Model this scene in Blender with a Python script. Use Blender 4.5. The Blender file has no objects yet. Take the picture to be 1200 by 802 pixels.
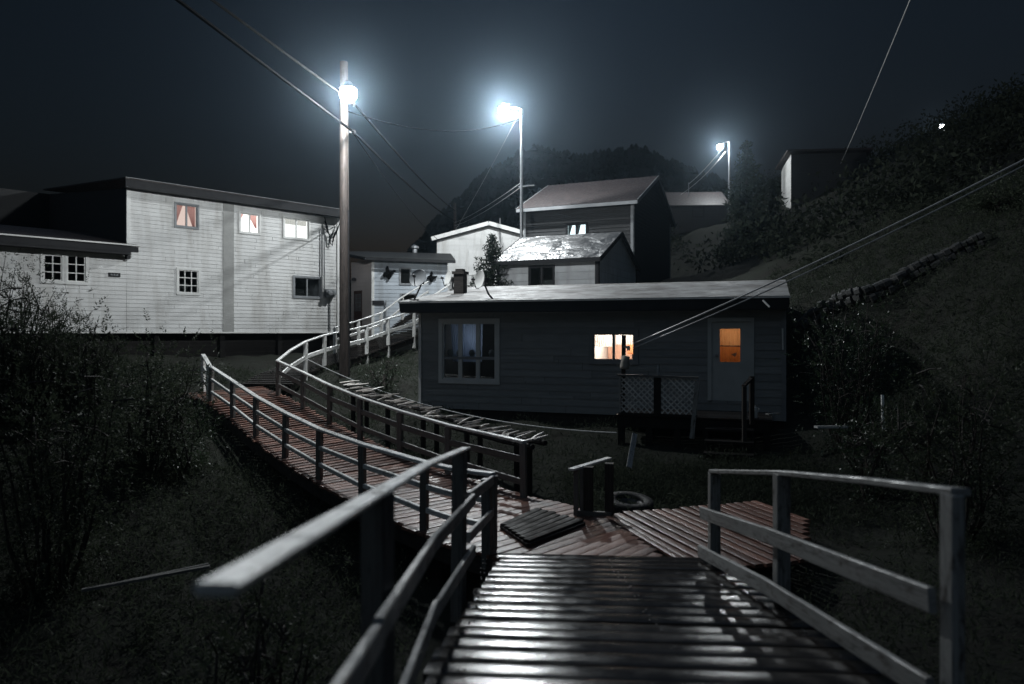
import bpy, math, random
import numpy as np
from mathutils import Vector, Matrix

random.seed(7)
RNG = np.random.default_rng(7)
scene = bpy.context.scene
COL = scene.collection
F = 850.0          # focal length in photo pixels (photo is 1200 wide)
HOR = 390.0        # horizon row in the photo


def at(px, py, y):
    """photo direction + a real distance -> a world point (camera at the origin)."""
    return Vector(((px - 600.0) / F * y, y, (HOR - py) / F * y))


# ------------------------------------------------------------------ materials
MATS = {}


def nodes_of(name):
    m = bpy.data.materials.new(name)
    m.use_nodes = True
    nt = m.node_tree
    b = nt.nodes['Principled BSDF']
    return m, nt, b


def link(nt, a, b):
    nt.links.new(a, b)


def ramp_node(nt, stops):
    r = nt.nodes.new('ShaderNodeValToRGB')
    cr = r.color_ramp
    while len(cr.elements) < len(stops):
        cr.elements.new(0.5)
    for e, (p, c) in zip(cr.elements, stops):
        e.position = p
        e.color = (*c, 1) if len(c) == 3 else c
    return r


def mapped_noise(nt, coord, scale, nscale=1.0, detail=5.0, rough=0.6):
    tc = nt.nodes.new('ShaderNodeTexCoord')
    mp = nt.nodes.new('ShaderNodeMapping')
    mp.inputs['Scale'].default_value = scale
    link(nt, tc.outputs[coord], mp.inputs['Vector'])
    nz = nt.nodes.new('ShaderNodeTexNoise')
    nz.inputs['Scale'].default_value = nscale
    nz.inputs['Detail'].default_value = detail
    nz.inputs['Roughness'].default_value = rough
    link(nt, mp.outputs['Vector'], nz.inputs['Vector'])
    return nz


def mat_plain(name, c1, c2=None, rough=0.7, nscale=6.0, bump=0.15, bscale=30.0, spec=0.4, metallic=0.0,
              coord='Object', stretch=(1, 1, 1), lo=0.3, hi=0.7, rough2=None, coat=0.0, tint=0.0, stain=None):
    if name in MATS:
        return MATS[name]
    m, nt, b = nodes_of(name)
    c2 = c2 or tuple(x * 0.6 for x in c1)
    nz = mapped_noise(nt, coord, stretch, nscale)
    r = ramp_node(nt, [(lo, c2), (hi, c1)])
    link(nt, nz.outputs['Fac'], r.inputs['Fac'])
    out = r.outputs['Color']
    if tint:
        ar = nt.nodes.new('ShaderNodeAttribute')
        ar.attribute_name = 'rnd'
        tr = nt.nodes.new('ShaderNodeMapRange')
        tr.inputs['To Min'].default_value = 1 - tint
        tr.inputs['To Max'].default_value = 1 + tint
        link(nt, ar.outputs['Fac'], tr.inputs['Value'])
        cc = nt.nodes.new('ShaderNodeCombineColor')
        for k in range(3):
            link(nt, tr.outputs['Result'], cc.inputs[k])
        tm_ = nt.nodes.new('ShaderNodeMix')
        tm_.data_type = 'RGBA'
        tm_.blend_type = 'MULTIPLY'
        tm_.inputs[0].default_value = 1
        link(nt, out, tm_.inputs[6])
        link(nt, cc.outputs[0], tm_.inputs[7])
        out = tm_.outputs[2]
    if stain:
        sn = mapped_noise(nt, 'Object', (1.6, 1.6, .28), 1.5, 6, .65)
        sr = ramp_node(nt, [(.47, (0, 0, 0)), (.72, (1, 1, 1))])
        link(nt, sn.outputs['Fac'], sr.inputs['Fac'])
        sm = nt.nodes.new('ShaderNodeMix')
        sm.data_type = 'RGBA'
        link(nt, sr.outputs['Color'], sm.inputs[0])
        link(nt, out, sm.inputs[6])
        sm.inputs[7].default_value = (*stain, 1)
        out = sm.outputs[2]
    link(nt, out, b.inputs['Base Color'])
    b.inputs['Roughness'].default_value = rough
    if rough2 is not None:
        mr = nt.nodes.new('ShaderNodeMapRange')
        mr.inputs['From Min'].default_value = 0.35
        mr.inputs['From Max'].default_value = 0.65
        mr.inputs['To Min'].default_value = rough
        mr.inputs['To Max'].default_value = rough2
        n3 = mapped_noise(nt, coord, stretch, nscale * 1.7, 4)
        link(nt, n3.outputs['Fac'], mr.inputs['Value'])
        link(nt, mr.outputs['Result'], b.inputs['Roughness'])
    b.inputs['Specular IOR Level'].default_value = spec
    b.inputs['Metallic'].default_value = metallic
    b.inputs['Coat Weight'].default_value = coat
    if bump > 0:
        n2 = mapped_noise(nt, coord, stretch, bscale, 6)
        bp = nt.nodes.new('ShaderNodeBump')
        bp.inputs['Strength'].default_value = bump
        bp.inputs['Distance'].default_value = 0.02
        link(nt, n2.outputs['Fac'], bp.inputs['Height'])
        link(nt, bp.outputs['Normal'], b.inputs['Normal'])
    MATS[name] = m
    return m


def mat_wood(name, c1, c2, rough=(0.3, 0.6), wear=None, wear_scale=(5, 14, 1), wear_amt=0.5, bump=0.35, spec=0.5, tint=0.5):
    """boards: grain along each board's own length (UV), a tint per board, wet and dry patches, worn paint."""
    if name in MATS:
        return MATS[name]
    m, nt, b = nodes_of(name)
    grain = mapped_noise(nt, 'UV', (2.2, 45, 1), 1.0, 6, 0.65)
    r = ramp_node(nt, [(0.3, c2), (0.72, c1)])
    link(nt, grain.outputs['Fac'], r.inputs['Fac'])
    at_ = nt.nodes.new('ShaderNodeAttribute')
    at_.attribute_name = 'rnd'
    mr = nt.nodes.new('ShaderNodeMapRange')
    mr.inputs['To Min'].default_value = 1.0 - tint
    mr.inputs['To Max'].default_value = 1.0 + tint
    link(nt, at_.outputs['Fac'], mr.inputs['Value'])
    mul = nt.nodes.new('ShaderNodeMix')
    mul.data_type = 'RGBA'
    mul.blend_type = 'MULTIPLY'
    mul.inputs[0].default_value = 1.0
    link(nt, r.outputs['Color'], mul.inputs[6])
    cmb = nt.nodes.new('ShaderNodeCombineColor')
    for k in range(3):
        link(nt, mr.outputs['Result'], cmb.inputs[k])
    link(nt, cmb.outputs['Color'], mul.inputs[7])
    out = mul.outputs[2]
    if wear:
        wn = mapped_noise(nt, 'UV', wear_scale, 1.3, 8, 0.7)
        wr = ramp_node(nt, [(0.62 - 0.2 * wear_amt, (0, 0, 0)), (0.68 - 0.2 * wear_amt + 0.06, (1, 1, 1))])
        link(nt, wn.outputs['Fac'], wr.inputs['Fac'])
        mx = nt.nodes.new('ShaderNodeMix')
        mx.data_type = 'RGBA'
        link(nt, wr.outputs['Color'], mx.inputs[0])
        link(nt, out, mx.inputs[6])
        mx.inputs[7].default_value = (*wear, 1)
        out = mx.outputs[2]
    link(nt, out, b.inputs['Base Color'])
    ck = mapped_noise(nt, 'UV', (1.1, 30, 1), 1.0, 3, 0.5)
    cr_ = ramp_node(nt, [(.478, (1, 1, 1)), (.497, (.25, .25, .25)), (.503, (.25, .25, .25)), (.522, (1, 1, 1))])
    link(nt, ck.outputs['Fac'], cr_.inputs['Fac'])
    cm = nt.nodes.new('ShaderNodeMix')
    cm.data_type = 'RGBA'
    cm.blend_type = 'MULTIPLY'
    cm.inputs[0].default_value = .75
    link(nt, out, cm.inputs[6])
    link(nt, cr_.outputs['Color'], cm.inputs[7])
    link(nt, cm.outputs[2], b.inputs['Base Color'])
    wet = mapped_noise(nt, 'Object', (1, 1, 1), 5.5, 5, 0.6)
    rr = nt.nodes.new('ShaderNodeMapRange')
    rr.inputs['From Min'].default_value = 0.36
    rr.inputs['From Max'].default_value = 0.62
    rr.inputs['To Min'].default_value = rough[0]
    rr.inputs['To Max'].default_value = rough[1]
    link(nt, wet.outputs['Fac'], rr.inputs['Value'])
    link(nt, rr.outputs['Result'], b.inputs['Roughness'])
    b.inputs['Specular IOR Level'].default_value = spec
    bp = nt.nodes.new('ShaderNodeBump')
    bp.inputs['Strength'].default_value = bump
    bp.inputs['Distance'].default_value = 0.006
    g2 = mapped_noise(nt, 'UV', (4, 60, 1), 1.0, 6, 0.7)
    link(nt, g2.outputs['Fac'], bp.inputs['Height'])
    link(nt, bp.outputs['Normal'], b.inputs['Normal'])
    MATS[name] = m
    return m


def mat_leaf(name, c1, c2, rough=0.45, spec=0.5, trans=0.3):
    if name in MATS:
        return MATS[name]
    m, nt, b = nodes_of(name)
    a = nt.nodes.new('ShaderNodeAttribute')
    a.attribute_name = 'rnd'
    r = ramp_node(nt, [(0.0, c2), (1.0, c1)])
    link(nt, a.outputs['Fac'], r.inputs['Fac'])
    link(nt, r.outputs['Color'], b.inputs['Base Color'])
    b.inputs['Roughness'].default_value = rough
    b.inputs['Specular IOR Level'].default_value = spec
    tl = nt.nodes.new('ShaderNodeBsdfTranslucent')
    link(nt, r.outputs['Color'], tl.inputs['Color'])
    mx = nt.nodes.new('ShaderNodeMixShader')
    mx.inputs[0].default_value = trans
    link(nt, b.outputs[0], mx.inputs[1])
    link(nt, tl.outputs[0], mx.inputs[2])
    link(nt, mx.outputs[0], nt.nodes['Material Output'].inputs['Surface'])
    MATS[name] = m
    return m


def mat_emit(name, col, strength, see_through=0.0):
    if name in MATS:
        return MATS[name]
    m, nt, b = nodes_of(name)
    nt.nodes.remove(b)
    e = nt.nodes.new('ShaderNodeEmission')
    e.inputs['Color'].default_value = (*col, 1)
    e.inputs['Strength'].default_value = strength
    o = nt.nodes['Material Output']
    if see_through:
        t = nt.nodes.new('ShaderNodeBsdfTransparent')
        mx = nt.nodes.new('ShaderNodeMixShader')
        mx.inputs[0].default_value = 1 - see_through
        link(nt, t.outputs[0], mx.inputs[1])
        link(nt, e.outputs[0], mx.inputs[2])
        link(nt, mx.outputs[0], o.inputs['Surface'])
    else:
        link(nt, e.outputs[0], o.inputs['Surface'])
    MATS[name] = m
    return m


def mat_glass(name='window_glass'):
    if name in MATS:
        return MATS[name]
    m, nt, b = nodes_of(name)
    nt.nodes.remove(b)
    t = nt.nodes.new('ShaderNodeBsdfTransparent')
    t.inputs['Color'].default_value = (0.9, 0.93, 0.93, 1)
    g = nt.nodes.new('ShaderNodeBsdfGlossy')
    g.inputs['Roughness'].default_value = 0.03
    fr = nt.nodes.new('ShaderNodeFresnel')
    fr.inputs['IOR'].default_value = 1.5
    mx = nt.nodes.new('ShaderNodeMixShader')
    link(nt, fr.outputs[0], mx.inputs[0])
    link(nt, t.outputs[0], mx.inputs[1])
    link(nt, g.outputs[0], mx.inputs[2])
    link(nt, mx.outputs[0], nt.nodes['Material Output'].inputs['Surface'])
    MATS[name] = m
    return m


def mat_cloth(name, col, trans=0.5):
    if name in MATS:
        return MATS[name]
    m, nt, b = nodes_of(name)
    nt.nodes.remove(b)
    d = nt.nodes.new('ShaderNodeBsdfDiffuse')
    d.inputs['Color'].default_value = (*col, 1)
    t = nt.nodes.new('ShaderNodeBsdfTranslucent')
    t.inputs['Color'].default_value = (*col, 1)
    wv = mapped_noise(nt, 'Object', (1, 1, 1), 40, 3)
    bp = nt.nodes.new('ShaderNodeBump')
    bp.inputs['Strength'].default_value = 0.2
    link(nt, wv.outputs['Fac'], bp.inputs['Height'])
    link(nt, bp.outputs['Normal'], d.inputs['Normal'])
    mx = nt.nodes.new('ShaderNodeMixShader')
    mx.inputs[0].default_value = trans
    link(nt, d.outputs[0], mx.inputs[1])
    link(nt, t.outputs[0], mx.inputs[2])
    link(nt, mx.outputs[0], nt.nodes['Material Output'].inputs['Surface'])
    MATS[name] = m
    return m


# ------------------------------------------------------------------ mesh building
OFF = {}     # object name -> world offset of its local frame


class MB:
    def __init__(self):
        self.v, self.f, self.uv, self.r = [], [], [], []

    def face(self, pts, uvs=None, r=0.5):
        n = len(self.v)
        self.v += [tuple(p) for p in pts]
        self.f.append(tuple(range(n, n + len(pts))))
        self.uv += uvs if uvs else [(0.0, 0.0)] * len(pts)
        self.r.append(r)

    def extrude(self, sec, p0, p1, up=(0, 0, 1), caps=True, r=None):
        p0, p1 = Vector(p0), Vector(p1)
        d = (p1 - p0)
        L = d.length
        if L < 1e-6:
            return self
        d.normalize()
        up = Vector(up)
        s = d.cross(up)
        if s.length < 1e-5:
            s = d.cross(Vector((1, 0, 0)))
        s.normalize()
        t = s.cross(d).normalized()
        r = random.random() if r is None else r
        uo, vo = random.random() * 40, random.random() * 40
        n = len(self.v)
        k = len(sec)
        for p in (p0, p1):
            for a, b in sec:
                self.v.append(tuple(p + s * a + t * b))
        per = 0.0
        for i in range(k):
            j = (i + 1) % k
            e = math.dist(sec[i], sec[j])
            self.f.append((n + i, n + k + i, n + k + j, n + j))
            self.uv += [(uo, vo + per), (uo + L, vo + per), (uo + L, vo + per + e), (uo, vo + per + e)]
            self.r.append(r)
            per += e
        if caps:
            self.f.append(tuple(n + i for i in range(k)))
            self.uv += [(uo + a, vo + b) for a, b in sec]
            self.r.append(r)
            self.f.append(tuple(n + k + i for i in reversed(range(k))))
            self.uv += [(uo + a, vo + b) for a, b in reversed(sec)]
            self.r.append(r)
        return self

    def beam(self, p0, p1, w, h, up=(0, 0, 1), ch=0.0, r=None):
        a, b = w / 2, h / 2
        if ch > 0:
            c = min(ch, a * 0.6, b * 0.6)
            sec = [(-a + c, -b), (a - c, -b), (a, -b + c), (a, b - c), (a - c, b), (-a + c, b), (-a, b - c), (-a, -b + c)]
        else:
            sec = [(-a, -b), (a, -b), (a, b), (-a, b)]
        return self.extrude(sec, p0, p1, up, r=r)

    def board(self, p0, p1, w, h, crown, up=(0, 0, 1)):
        """a deck board with a crowned, slightly worn top"""
        a = w / 2
        sec = [(-a, -h), (a, -h), (a, -crown * 1.4)]
        for k in range(1, 6):
            x = a - w * k / 6
            sec.append((x, -crown * (x / a) ** 2))
        sec.append((-a, -crown * 1.4))
        return self.extrude(sec, p0, p1, up)

    def box(self, c, s, rot=0.0, r=None):
        c = Vector(c)
        d = Vector((math.cos(rot), math.sin(rot), 0)) * (s[0] / 2)
        return self.beam(c - d, c + d, s[1], s[2], r=r)

    def tube(self, pts, rad, n=8, caps=True, r=None):
        pts = [Vector(p) for p in pts]
        m = len(pts)
        rads = rad if isinstance(rad, (list, tuple)) else [rad] * m
        r = random.random() if r is None else r
        base = len(self.v)
        prev = None
        acc = 0.0
        us = []
        for i, p in enumerate(pts):
            d = (pts[min(i + 1, m - 1)] - pts[max(i - 1, 0)]).normalized()
            ref = prev if prev is not None else (Vector((0, 0, 1)) if abs(d.z) < 0.9 else Vector((1, 0, 0)))
            s = (ref - d * ref.dot(d)).normalized()
            prev = s
            t = d.cross(s)
            for k in range(n):
                a = 2 * math.pi * k / n
                self.v.append(tuple(p + (s * math.cos(a) + t * math.sin(a)) * rads[i]))
            if i:
                acc += (pts[i] - pts[i - 1]).length
            us.append(acc)
        for i in range(m - 1):
            for k in range(n):
                j = (k + 1) % n
                self.f.append((base + i * n + k, base + i * n + j, base + (i + 1) * n + j, base + (i + 1) * n + k))
                va, vb = k / n * 0.3, (k + 1) / n * 0.3
                self.uv += [(us[i], va), (us[i], vb), (us[i + 1], vb), (us[i + 1], va)]
                self.r.append(r)
        if caps:
            self.f.append(tuple(base + k for k in reversed(range(n))))
            self.uv += [(0, 0)] * n
            self.r.append(r)
            self.f.append(tuple(base + (m - 1) * n + k for k in range(n)))
            self.uv += [(0, 0)] * n
            self.r.append(r)
        return self

    def lathe(self, prof, origin, axis=(0, 0, 1), n=20, r=0.5):
        """profile (radius, height) turned about an axis"""
        o = Vector(origin)
        ax = Vector(axis).normalized()
        q = Vector((0, 0, 1)).rotation_difference(ax)
        base = len(self.v)
        for rad, h in prof:
            for k in range(n):
                a = 2 * math.pi * k / n
                self.v.append(tuple(o + q @ Vector((rad * math.cos(a), rad * math.sin(a), h))))
        for i in range(len(prof) - 1):
            for k in range(n):
                j = (k + 1) % n
                self.f.append((base + i * n + k, base + i * n + j, base + (i + 1) * n + j, base + (i + 1) * n + k))
                self.uv += [(k / n, i), ((k + 1) / n, i), ((k + 1) / n, i + 1), (k / n, i + 1)]
                self.r.append(r)
        return self

    def slab(self, quad, th, r=None):
        """a quad (top corners, counter-clockwise from above) given a thickness downwards"""
        q = [Vector(p) for p in quad]
        nrm = (q[1] - q[0]).cross(q[-1] - q[0]).normalized()
        lo = [p - nrm * th for p in q]
        r = 0.5 if r is None else r
        n = len(q)

        def uvp(P):
            return [(p.x, p.y) for p in P]
        self.face(q, uvp(q), r)
        self.face(list(reversed(lo)), uvp(list(reversed(lo))), r)
        for i in range(n):
            j = (i + 1) % n
            P = [q[i], lo[i], lo[j], q[j]]
            self.face(P, uvp(P), r)
        return self

    def build(self, name, mat, parent=None, smooth=False, loc=None, bevel=0.0):
        off = OFF.get(parent.name, Vector()) if parent else (Vector(loc) if loc is not None else Vector())
        me = bpy.data.meshes.new(name)
        va = np.array(self.v, dtype=np.float64).reshape(-1, 3) - np.array(off)
        me.from_pydata(va.tolist(), [], self.f)
        me.materials.append(mat)
        uvl = me.uv_layers.new(name='UVMap')
        uvl.data.foreach_set('uv', np.array(self.uv, dtype=np.float32).ravel())
        a = me.attributes.new('rnd', 'FLOAT', 'FACE')
        a.data.foreach_set('value', np.array(self.r, dtype=np.float32))
        if smooth:
            me.polygons.foreach_set('use_smooth', [True] * len(me.polygons))
        me.update()
        o = bpy.data.objects.new(name, me)
        COL.objects.link(o)
        if parent:
            o.parent = parent
            OFF[o.name] = off
        else:
            o.location = off
            OFF[o.name] = off
        if bevel:
            bm = o.modifiers.new('bevel', 'BEVEL')
            bm.width = bevel
            bm.segments = 2
            bm.limit_method = 'ANGLE'
        return o


def tag(o, label=None, cat=None, group=None, kind=None):
    if label:
        o['label'] = label
    if cat:
        o['category'] = cat
    if group:
        o['group'] = group
    if kind:
        o['kind'] = kind
    return o


def thing(name, loc, label, cat, group=None):
    o = bpy.data.objects.new(name, None)
    o.empty_display_size = 0.2
    o.location = loc
    COL.objects.link(o)
    OFF[o.name] = Vector(loc)
    return tag(o, label, cat, group)


def structure(o):
    o['kind'] = 'structure'
    return o


def leaves(mb, centers, sizes, droop=0.0, narrow=0.55, tilt=None):
    """leaf-shaped quads (diamond) at points, random orientation"""
    n = len(centers)
    d = RNG.normal(size=(n, 3))
    if tilt is not None:
        d = d * 0.6 + tilt
    d[:, 2] -= droop
    d /= np.linalg.norm(d, axis=1)[:, None]
    s = np.cross(d, RNG.normal(size=(n, 3)))
    s /= np.linalg.norm(s, axis=1)[:, None] + 1e-9
    L = np.asarray(sizes)[:, None]
    a = centers
    b = centers + d * L * 0.45 + s * L * narrow * 0.5
    c = centers + d * L
    e = centers + d * L * 0.45 - s * L * narrow * 0.5
    base = len(mb.v)
    V = np.stack([a, b, c, e], axis=1).reshape(-1, 3)
    mb.v += V.tolist()
    mb.f += [(base + 4 * i, base + 4 * i + 1, base + 4 * i + 2, base + 4 * i + 3) for i in range(n)]
    mb.uv += [(0, 0), (1, 0), (1, 1), (0, 1)] * n
    mb.r += RNG.random(n).tolist()


def sprays(mb, start, dirs, L, nl, leaf, narrow=.3, droop=.1):
    """leafy twigs: a thin stem with leaflets down both sides"""
    n = len(start)
    d = dirs / (np.linalg.norm(dirs, axis=1)[:, None] + 1e-9)
    s = np.cross(d, RNG.normal(size=(n, 3)))
    s /= np.linalg.norm(s, axis=1)[:, None] + 1e-9
    L = np.asarray(L)[:, None]
    t = np.linspace(.12, 1.0, nl)
    C, D, S = [], [], []
    tone = RNG.random(n)
    for k, f in enumerate(t):
        p = start + d * L * f
        p[:, 2] -= droop * (L[:, 0] * f) ** 2 * 3
        sg = 1 if k % 2 else -1
        dd = d * .7 + s * sg * .8 + RNG.normal(size=(n, 3)) * .22
        if k == nl - 1:
            dd = d
        C.append(p)
        D.append(dd / np.linalg.norm(dd, axis=1)[:, None])
        S.append(np.full(n, leaf * (1.15 - .55 * f)) * RNG.uniform(.75, 1.25, n))
    c = np.concatenate(C)
    dd = np.concatenate(D)
    ln = np.concatenate(S)[:, None]
    q = np.cross(dd, RNG.normal(size=dd.shape))
    q /= np.linalg.norm(q, axis=1)[:, None] + 1e-9
    m = len(c)
    base = len(mb.v)
    V = np.stack([c, c + dd * ln * .45 + q * ln * narrow * .5, c + dd * ln, c + dd * ln * .45 - q * ln * narrow * .5], axis=1).reshape(-1, 3)
    mb.v += V.tolist()
    mb.f += [(base + 4 * i, base + 4 * i + 1, base + 4 * i + 2, base + 4 * i + 3) for i in range(m)]
    mb.uv += [(0, 0), (1, 0), (1, 1), (0, 1)] * m
    mb.r += np.clip(np.tile(tone, nl) * .8 + RNG.random(m) * .2, 0, 1).tolist()


# ------------------------------------------------------------------ palette
M_white_paint = mat_wood('white_painted_rail', (0.72, 0.72, 0.70), (0.62, 0.62, 0.60), (0.24, 0.40), wear=(0.24, 0.21, 0.18), wear_amt=0.42, tint=0.18, spec=.8, bump=.8)
M_grey_paint = mat_wood('grey_weathered_rail', (0.36, 0.36, 0.35), (0.23, 0.23, 0.22), (0.35, 0.65), wear=(0.10, 0.088, 0.08), wear_amt=0.5, tint=0.15)
M_post = mat_wood('weathered_post', (0.17, 0.165, 0.155), (0.10, 0.096, 0.09), (0.4, 0.7), wear=(0.12, 0.1, 0.09), wear_amt=0.3, tint=0.2)
M_deck = mat_wood('wet_red_brown_deck', (0.27, 0.132, 0.094), (0.095, 0.044, 0.032), (0.28, 0.46), wear=(0.44, 0.32, 0.27), wear_scale=(14, 50, 1), wear_amt=0.3, tint=0.5, bump=0.9, spec=.5)
M_ramp = mat_wood('wet_dark_ramp_boards', (0.036, 0.031, 0.028), (0.016, 0.014, 0.013), (0.09, 0.22), wear=(0.06, 0.05, 0.045), wear_amt=0.0, tint=0.5, bump=0.17, spec=.2)
M_joist = mat_wood('dark_timber', (0.05, 0.043, 0.038), (0.022, 0.020, 0.019), (0.6, 0.85), tint=0.3, spec=.2)
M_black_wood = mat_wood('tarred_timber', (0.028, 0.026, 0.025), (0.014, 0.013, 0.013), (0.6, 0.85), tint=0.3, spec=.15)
M_stick = mat_wood('bare_wood_stick', (0.74, 0.68, 0.62), (0.5, 0.44, 0.39), (0.35, 0.6), tint=0.35)
M_siding = mat_plain('white_clapboard', (0.66, 0.66, 0.65), (0.56, 0.56, 0.55), 0.5, 1.2, 0.12, 60, stretch=(1, 1, 3), tint=.045, stain=(.42, .41, .39))
M_siding_grey = mat_plain('pale_grey_siding', (0.40, 0.41, 0.42), (0.31, 0.32, 0.33), 0.6, 1.5, 0.15, 50, stretch=(1, 1, 4), tint=.1, stain=(.24, .24, .24))
M_siding_blue = mat_plain('blue_grey_siding', (0.46, 0.50, 0.54), (0.38, 0.42, 0.46), 0.6, 1.5, 0.15, 50, tint=.08, stain=(.3, .32, .34))
M_siding_cream = mat_plain('cream_siding', (0.80, 0.71, 0.67), (0.7, 0.62, 0.58), 0.6, 1.5, 0.15, 50)
M_trim_white = mat_plain('white_trim', (0.75, 0.75, 0.73), (0.6, 0.6, 0.58), 0.5, 3, 0.1)
M_trim_grey = mat_plain('grey_trim', (0.26, 0.27, 0.28), (0.19, 0.2, 0.21), 0.55, 3, 0.1)
M_dark_trim = mat_plain('dark_trim', (0.028, 0.029, 0.031), (0.02, 0.02, 0.022), 0.6, 3, 0.1, spec=.12)
M_dark_wall = mat_plain('dark_stained_clapboard', (0.27, 0.28, 0.28), (0.21, 0.22, 0.222), 0.6, 2.5, 0.3, 40, stretch=(1, 1, 6), tint=.12)
M_dark_wall2 = mat_plain('charcoal_clapboard', (0.022, 0.023, 0.025), (0.015, 0.016, 0.017), 0.6, 2.5, 0.3, 40, stretch=(1, 1, 6))
M_felt = mat_plain('grey_roof_felt', (0.29, 0.29, 0.285), (0.13, 0.118, 0.11), 0.5, 1.3, 0.5, 14, rough2=0.75, spec=0.4, lo=0.36, hi=0.58, tint=.14, stain=(.085, .072, .064))
M_shingle = mat_plain('dark_roof_shingle', (0.034, 0.026, 0.025), (0.013, 0.011, 0.011), 0.45, 5, 0.6, 25, rough2=0.7)
M_interior = mat_plain('dark_interior', (0.06, 0.06, 0.06), (0.04, 0.04, 0.04), 0.8, 3, 0.0)
M_metal = mat_plain('galvanised_metal', (0.36, 0.37, 0.38), (0.26, 0.27, 0.28), 0.45, 8, 0.1, 40, metallic=0.6)
M_dark_metal = mat_plain('dark_metal', (0.06, 0.06, 0.065), (0.04, 0.04, 0.04), 0.45, 8, 0.1, 40, metallic=0.4)
M_cable = mat_plain('black_cable', (0.006, 0.006, 0.006), (0.003, 0.003, 0.003), 0.8, 8, 0.0, spec=.02)
M_cable_pale = mat_plain('pale_cable', (0.5, 0.5, 0.5), (0.4, 0.4, 0.4), 0.4, 8, 0.0)
M_pole = mat_wood('pole_wood', (0.085, 0.067, 0.058), (0.035, 0.028, 0.025), (0.5, 0.8), tint=0.1, bump=0.8)
M_rubber = mat_plain('black_rubber', (0.02, 0.02, 0.021), (0.012, 0.012, 0.012), 0.6, 12, 0.4, 40, spec=.15)
M_leaf = mat_leaf('shrub_leaf', (0.065, 0.08, 0.05), (0.03, 0.04, 0.027), 0.6, .15)
M_cover = mat_leaf('weed_leaf', (0.055, 0.068, 0.046), (0.040, 0.047, 0.034), 0.7, .12, .5)
M_scrub = mat_leaf('scrub_leaf', (0.030, 0.036, 0.026), (0.020, 0.025, 0.019), 0.9, .05)
M_leaf_wet = mat_leaf('wet_leaf', (0.045, 0.07, 0.035), (0.02, 0.032, 0.018), 0.36, 0.5)
M_needle = mat_leaf('spruce_needle', (0.035, 0.05, 0.032), (0.016, 0.024, 0.017), 0.6, .3)
M_bark = mat_plain('bark', (0.06, 0.05, 0.042), (0.03, 0.025, 0.022), 0.8, 6, 0.8, 20, stretch=(1, 1, 0.3))
M_rock = mat_plain('grey_rock', (0.07, 0.07, 0.069), (0.035, 0.035, 0.034), 0.6, 3, 0.8, 9)
M_glass = mat_glass()
M_paper = mat_plain('white_plastic', (0.75, 0.75, 0.73), (0.65, 0.65, 0.63), 0.4, 6, 0.05)

# ------------------------------------------------------------------ terrain
CTRL = [
    (0, 0, -2.3), (2, 2, -2.4), (-2, 2, -2.9), (0, 5, -2.75), (1, 8, -2.75), (3, 9, -2.72), (5, 9.5, -2.6), (0, -8, -1.6), (-8, -8, -2.2), (8, -8, -.8),
    (-4, 4, -3.6), (-3, 7, -3.4), (-6, 7, -3.2), (-6, 10, -2.7), (-4, 10, -3.1), (-9, 9, -1.7), (-9, 12, -1.2), (-7, 13, -1.9), (-12, 10, -.7),
    (-5, 14, -2.7), (-6.5, 16, -2.2), (-4.4, 15, -2.5), (-8, 18, -1.5), (-5.6, 18, -1.9), (-4.4, 19, -1.1), (-3.0, 15, -2.3), (-2, 13, -2.5),
    (-3.2, 19, -1.3), (-3.6, 24, -.7), (-12, 21, -.9), (-7, 27, -.8), (-15, 25, -.4), (-20, 15, 0), (-20, 35, 0),
    (-2.3, 17, -1.95), (2, 15.3, -2.1), (5.6, 14, -2.1), (3, 12.5, -2.45), (1, 12, -2.55), (0, 12.5, -2.55), (5, 11.5, -2.4),
    (0, 22, -1.3), (6, 20, -1.0), (8, 16, -1.2), (1.5, 25, .2), (4, 30, 1.5), (8, 28, 2.0), (-1, 31, .8), (-6, 33, 0.0), (-1, 38, 1.5), (-8, 38, 0),
    (7, 11, -1.7), (7, 8, -2.0), (9, 10, -.6), (9, 13, .2), (8.5, 18, .7), (12, 16, 2.6), (10, 6, -.9), (14, 8, 1.5), (12, 24, 3.6), (14, 30, 4.6),
    (14, 40, 5.0), (10, 40, 3.2), (15, 50, 7.6), (20, 45, 8.2), (17, 44, 7.6), (24, 40, 10.5), (20, 20, 6.0), (26, 16, 8), (38, 65, 15.5), (34, 50, 15), (30, 30, 12),
    (45, 45, 19), (60, 60, 26), (40, 20, 14), (60, 100, 25), (40, 100, 17),
    (-12, 60, 0), (-30, 60, -.5), (-60, 40, -1), (-60, 100, -2), (-40, 140, -2), (-4, 56, 4.0), (5, 55, 5.5), (-10, 75, 5), (-2, 75, 9.0), (-80, 0, 0), (60, 0, 16), (0, -60, 4), (-60, -60, 2), (60, -60, 14),
    (-17, 110, 9.0), (-12, 112, 17.0), (-6, 114, 23.5), (2, 118, 29), (12, 120, 29), (20, 120, 30), (30, 120, 26), (50, 140, 24), (-24, 112, 1), (10, 150, 32), (60, 200, 36), (-20, 150, 14), (-60, 220, -2), (0, 240, 30),
]
_C = np.array(CTRL, float)


def _phi(r):
    return r


_D = np.sqrt(((_C[:, None, :2] - _C[None, :, :2]) ** 2).sum(-1))
_W = np.linalg.solve(np.block([[_phi(_D), np.ones((len(_C), 1))], [np.ones((1, len(_C))), np.zeros((1, 1))]]), np.append(_C[:, 2], 0))


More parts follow.
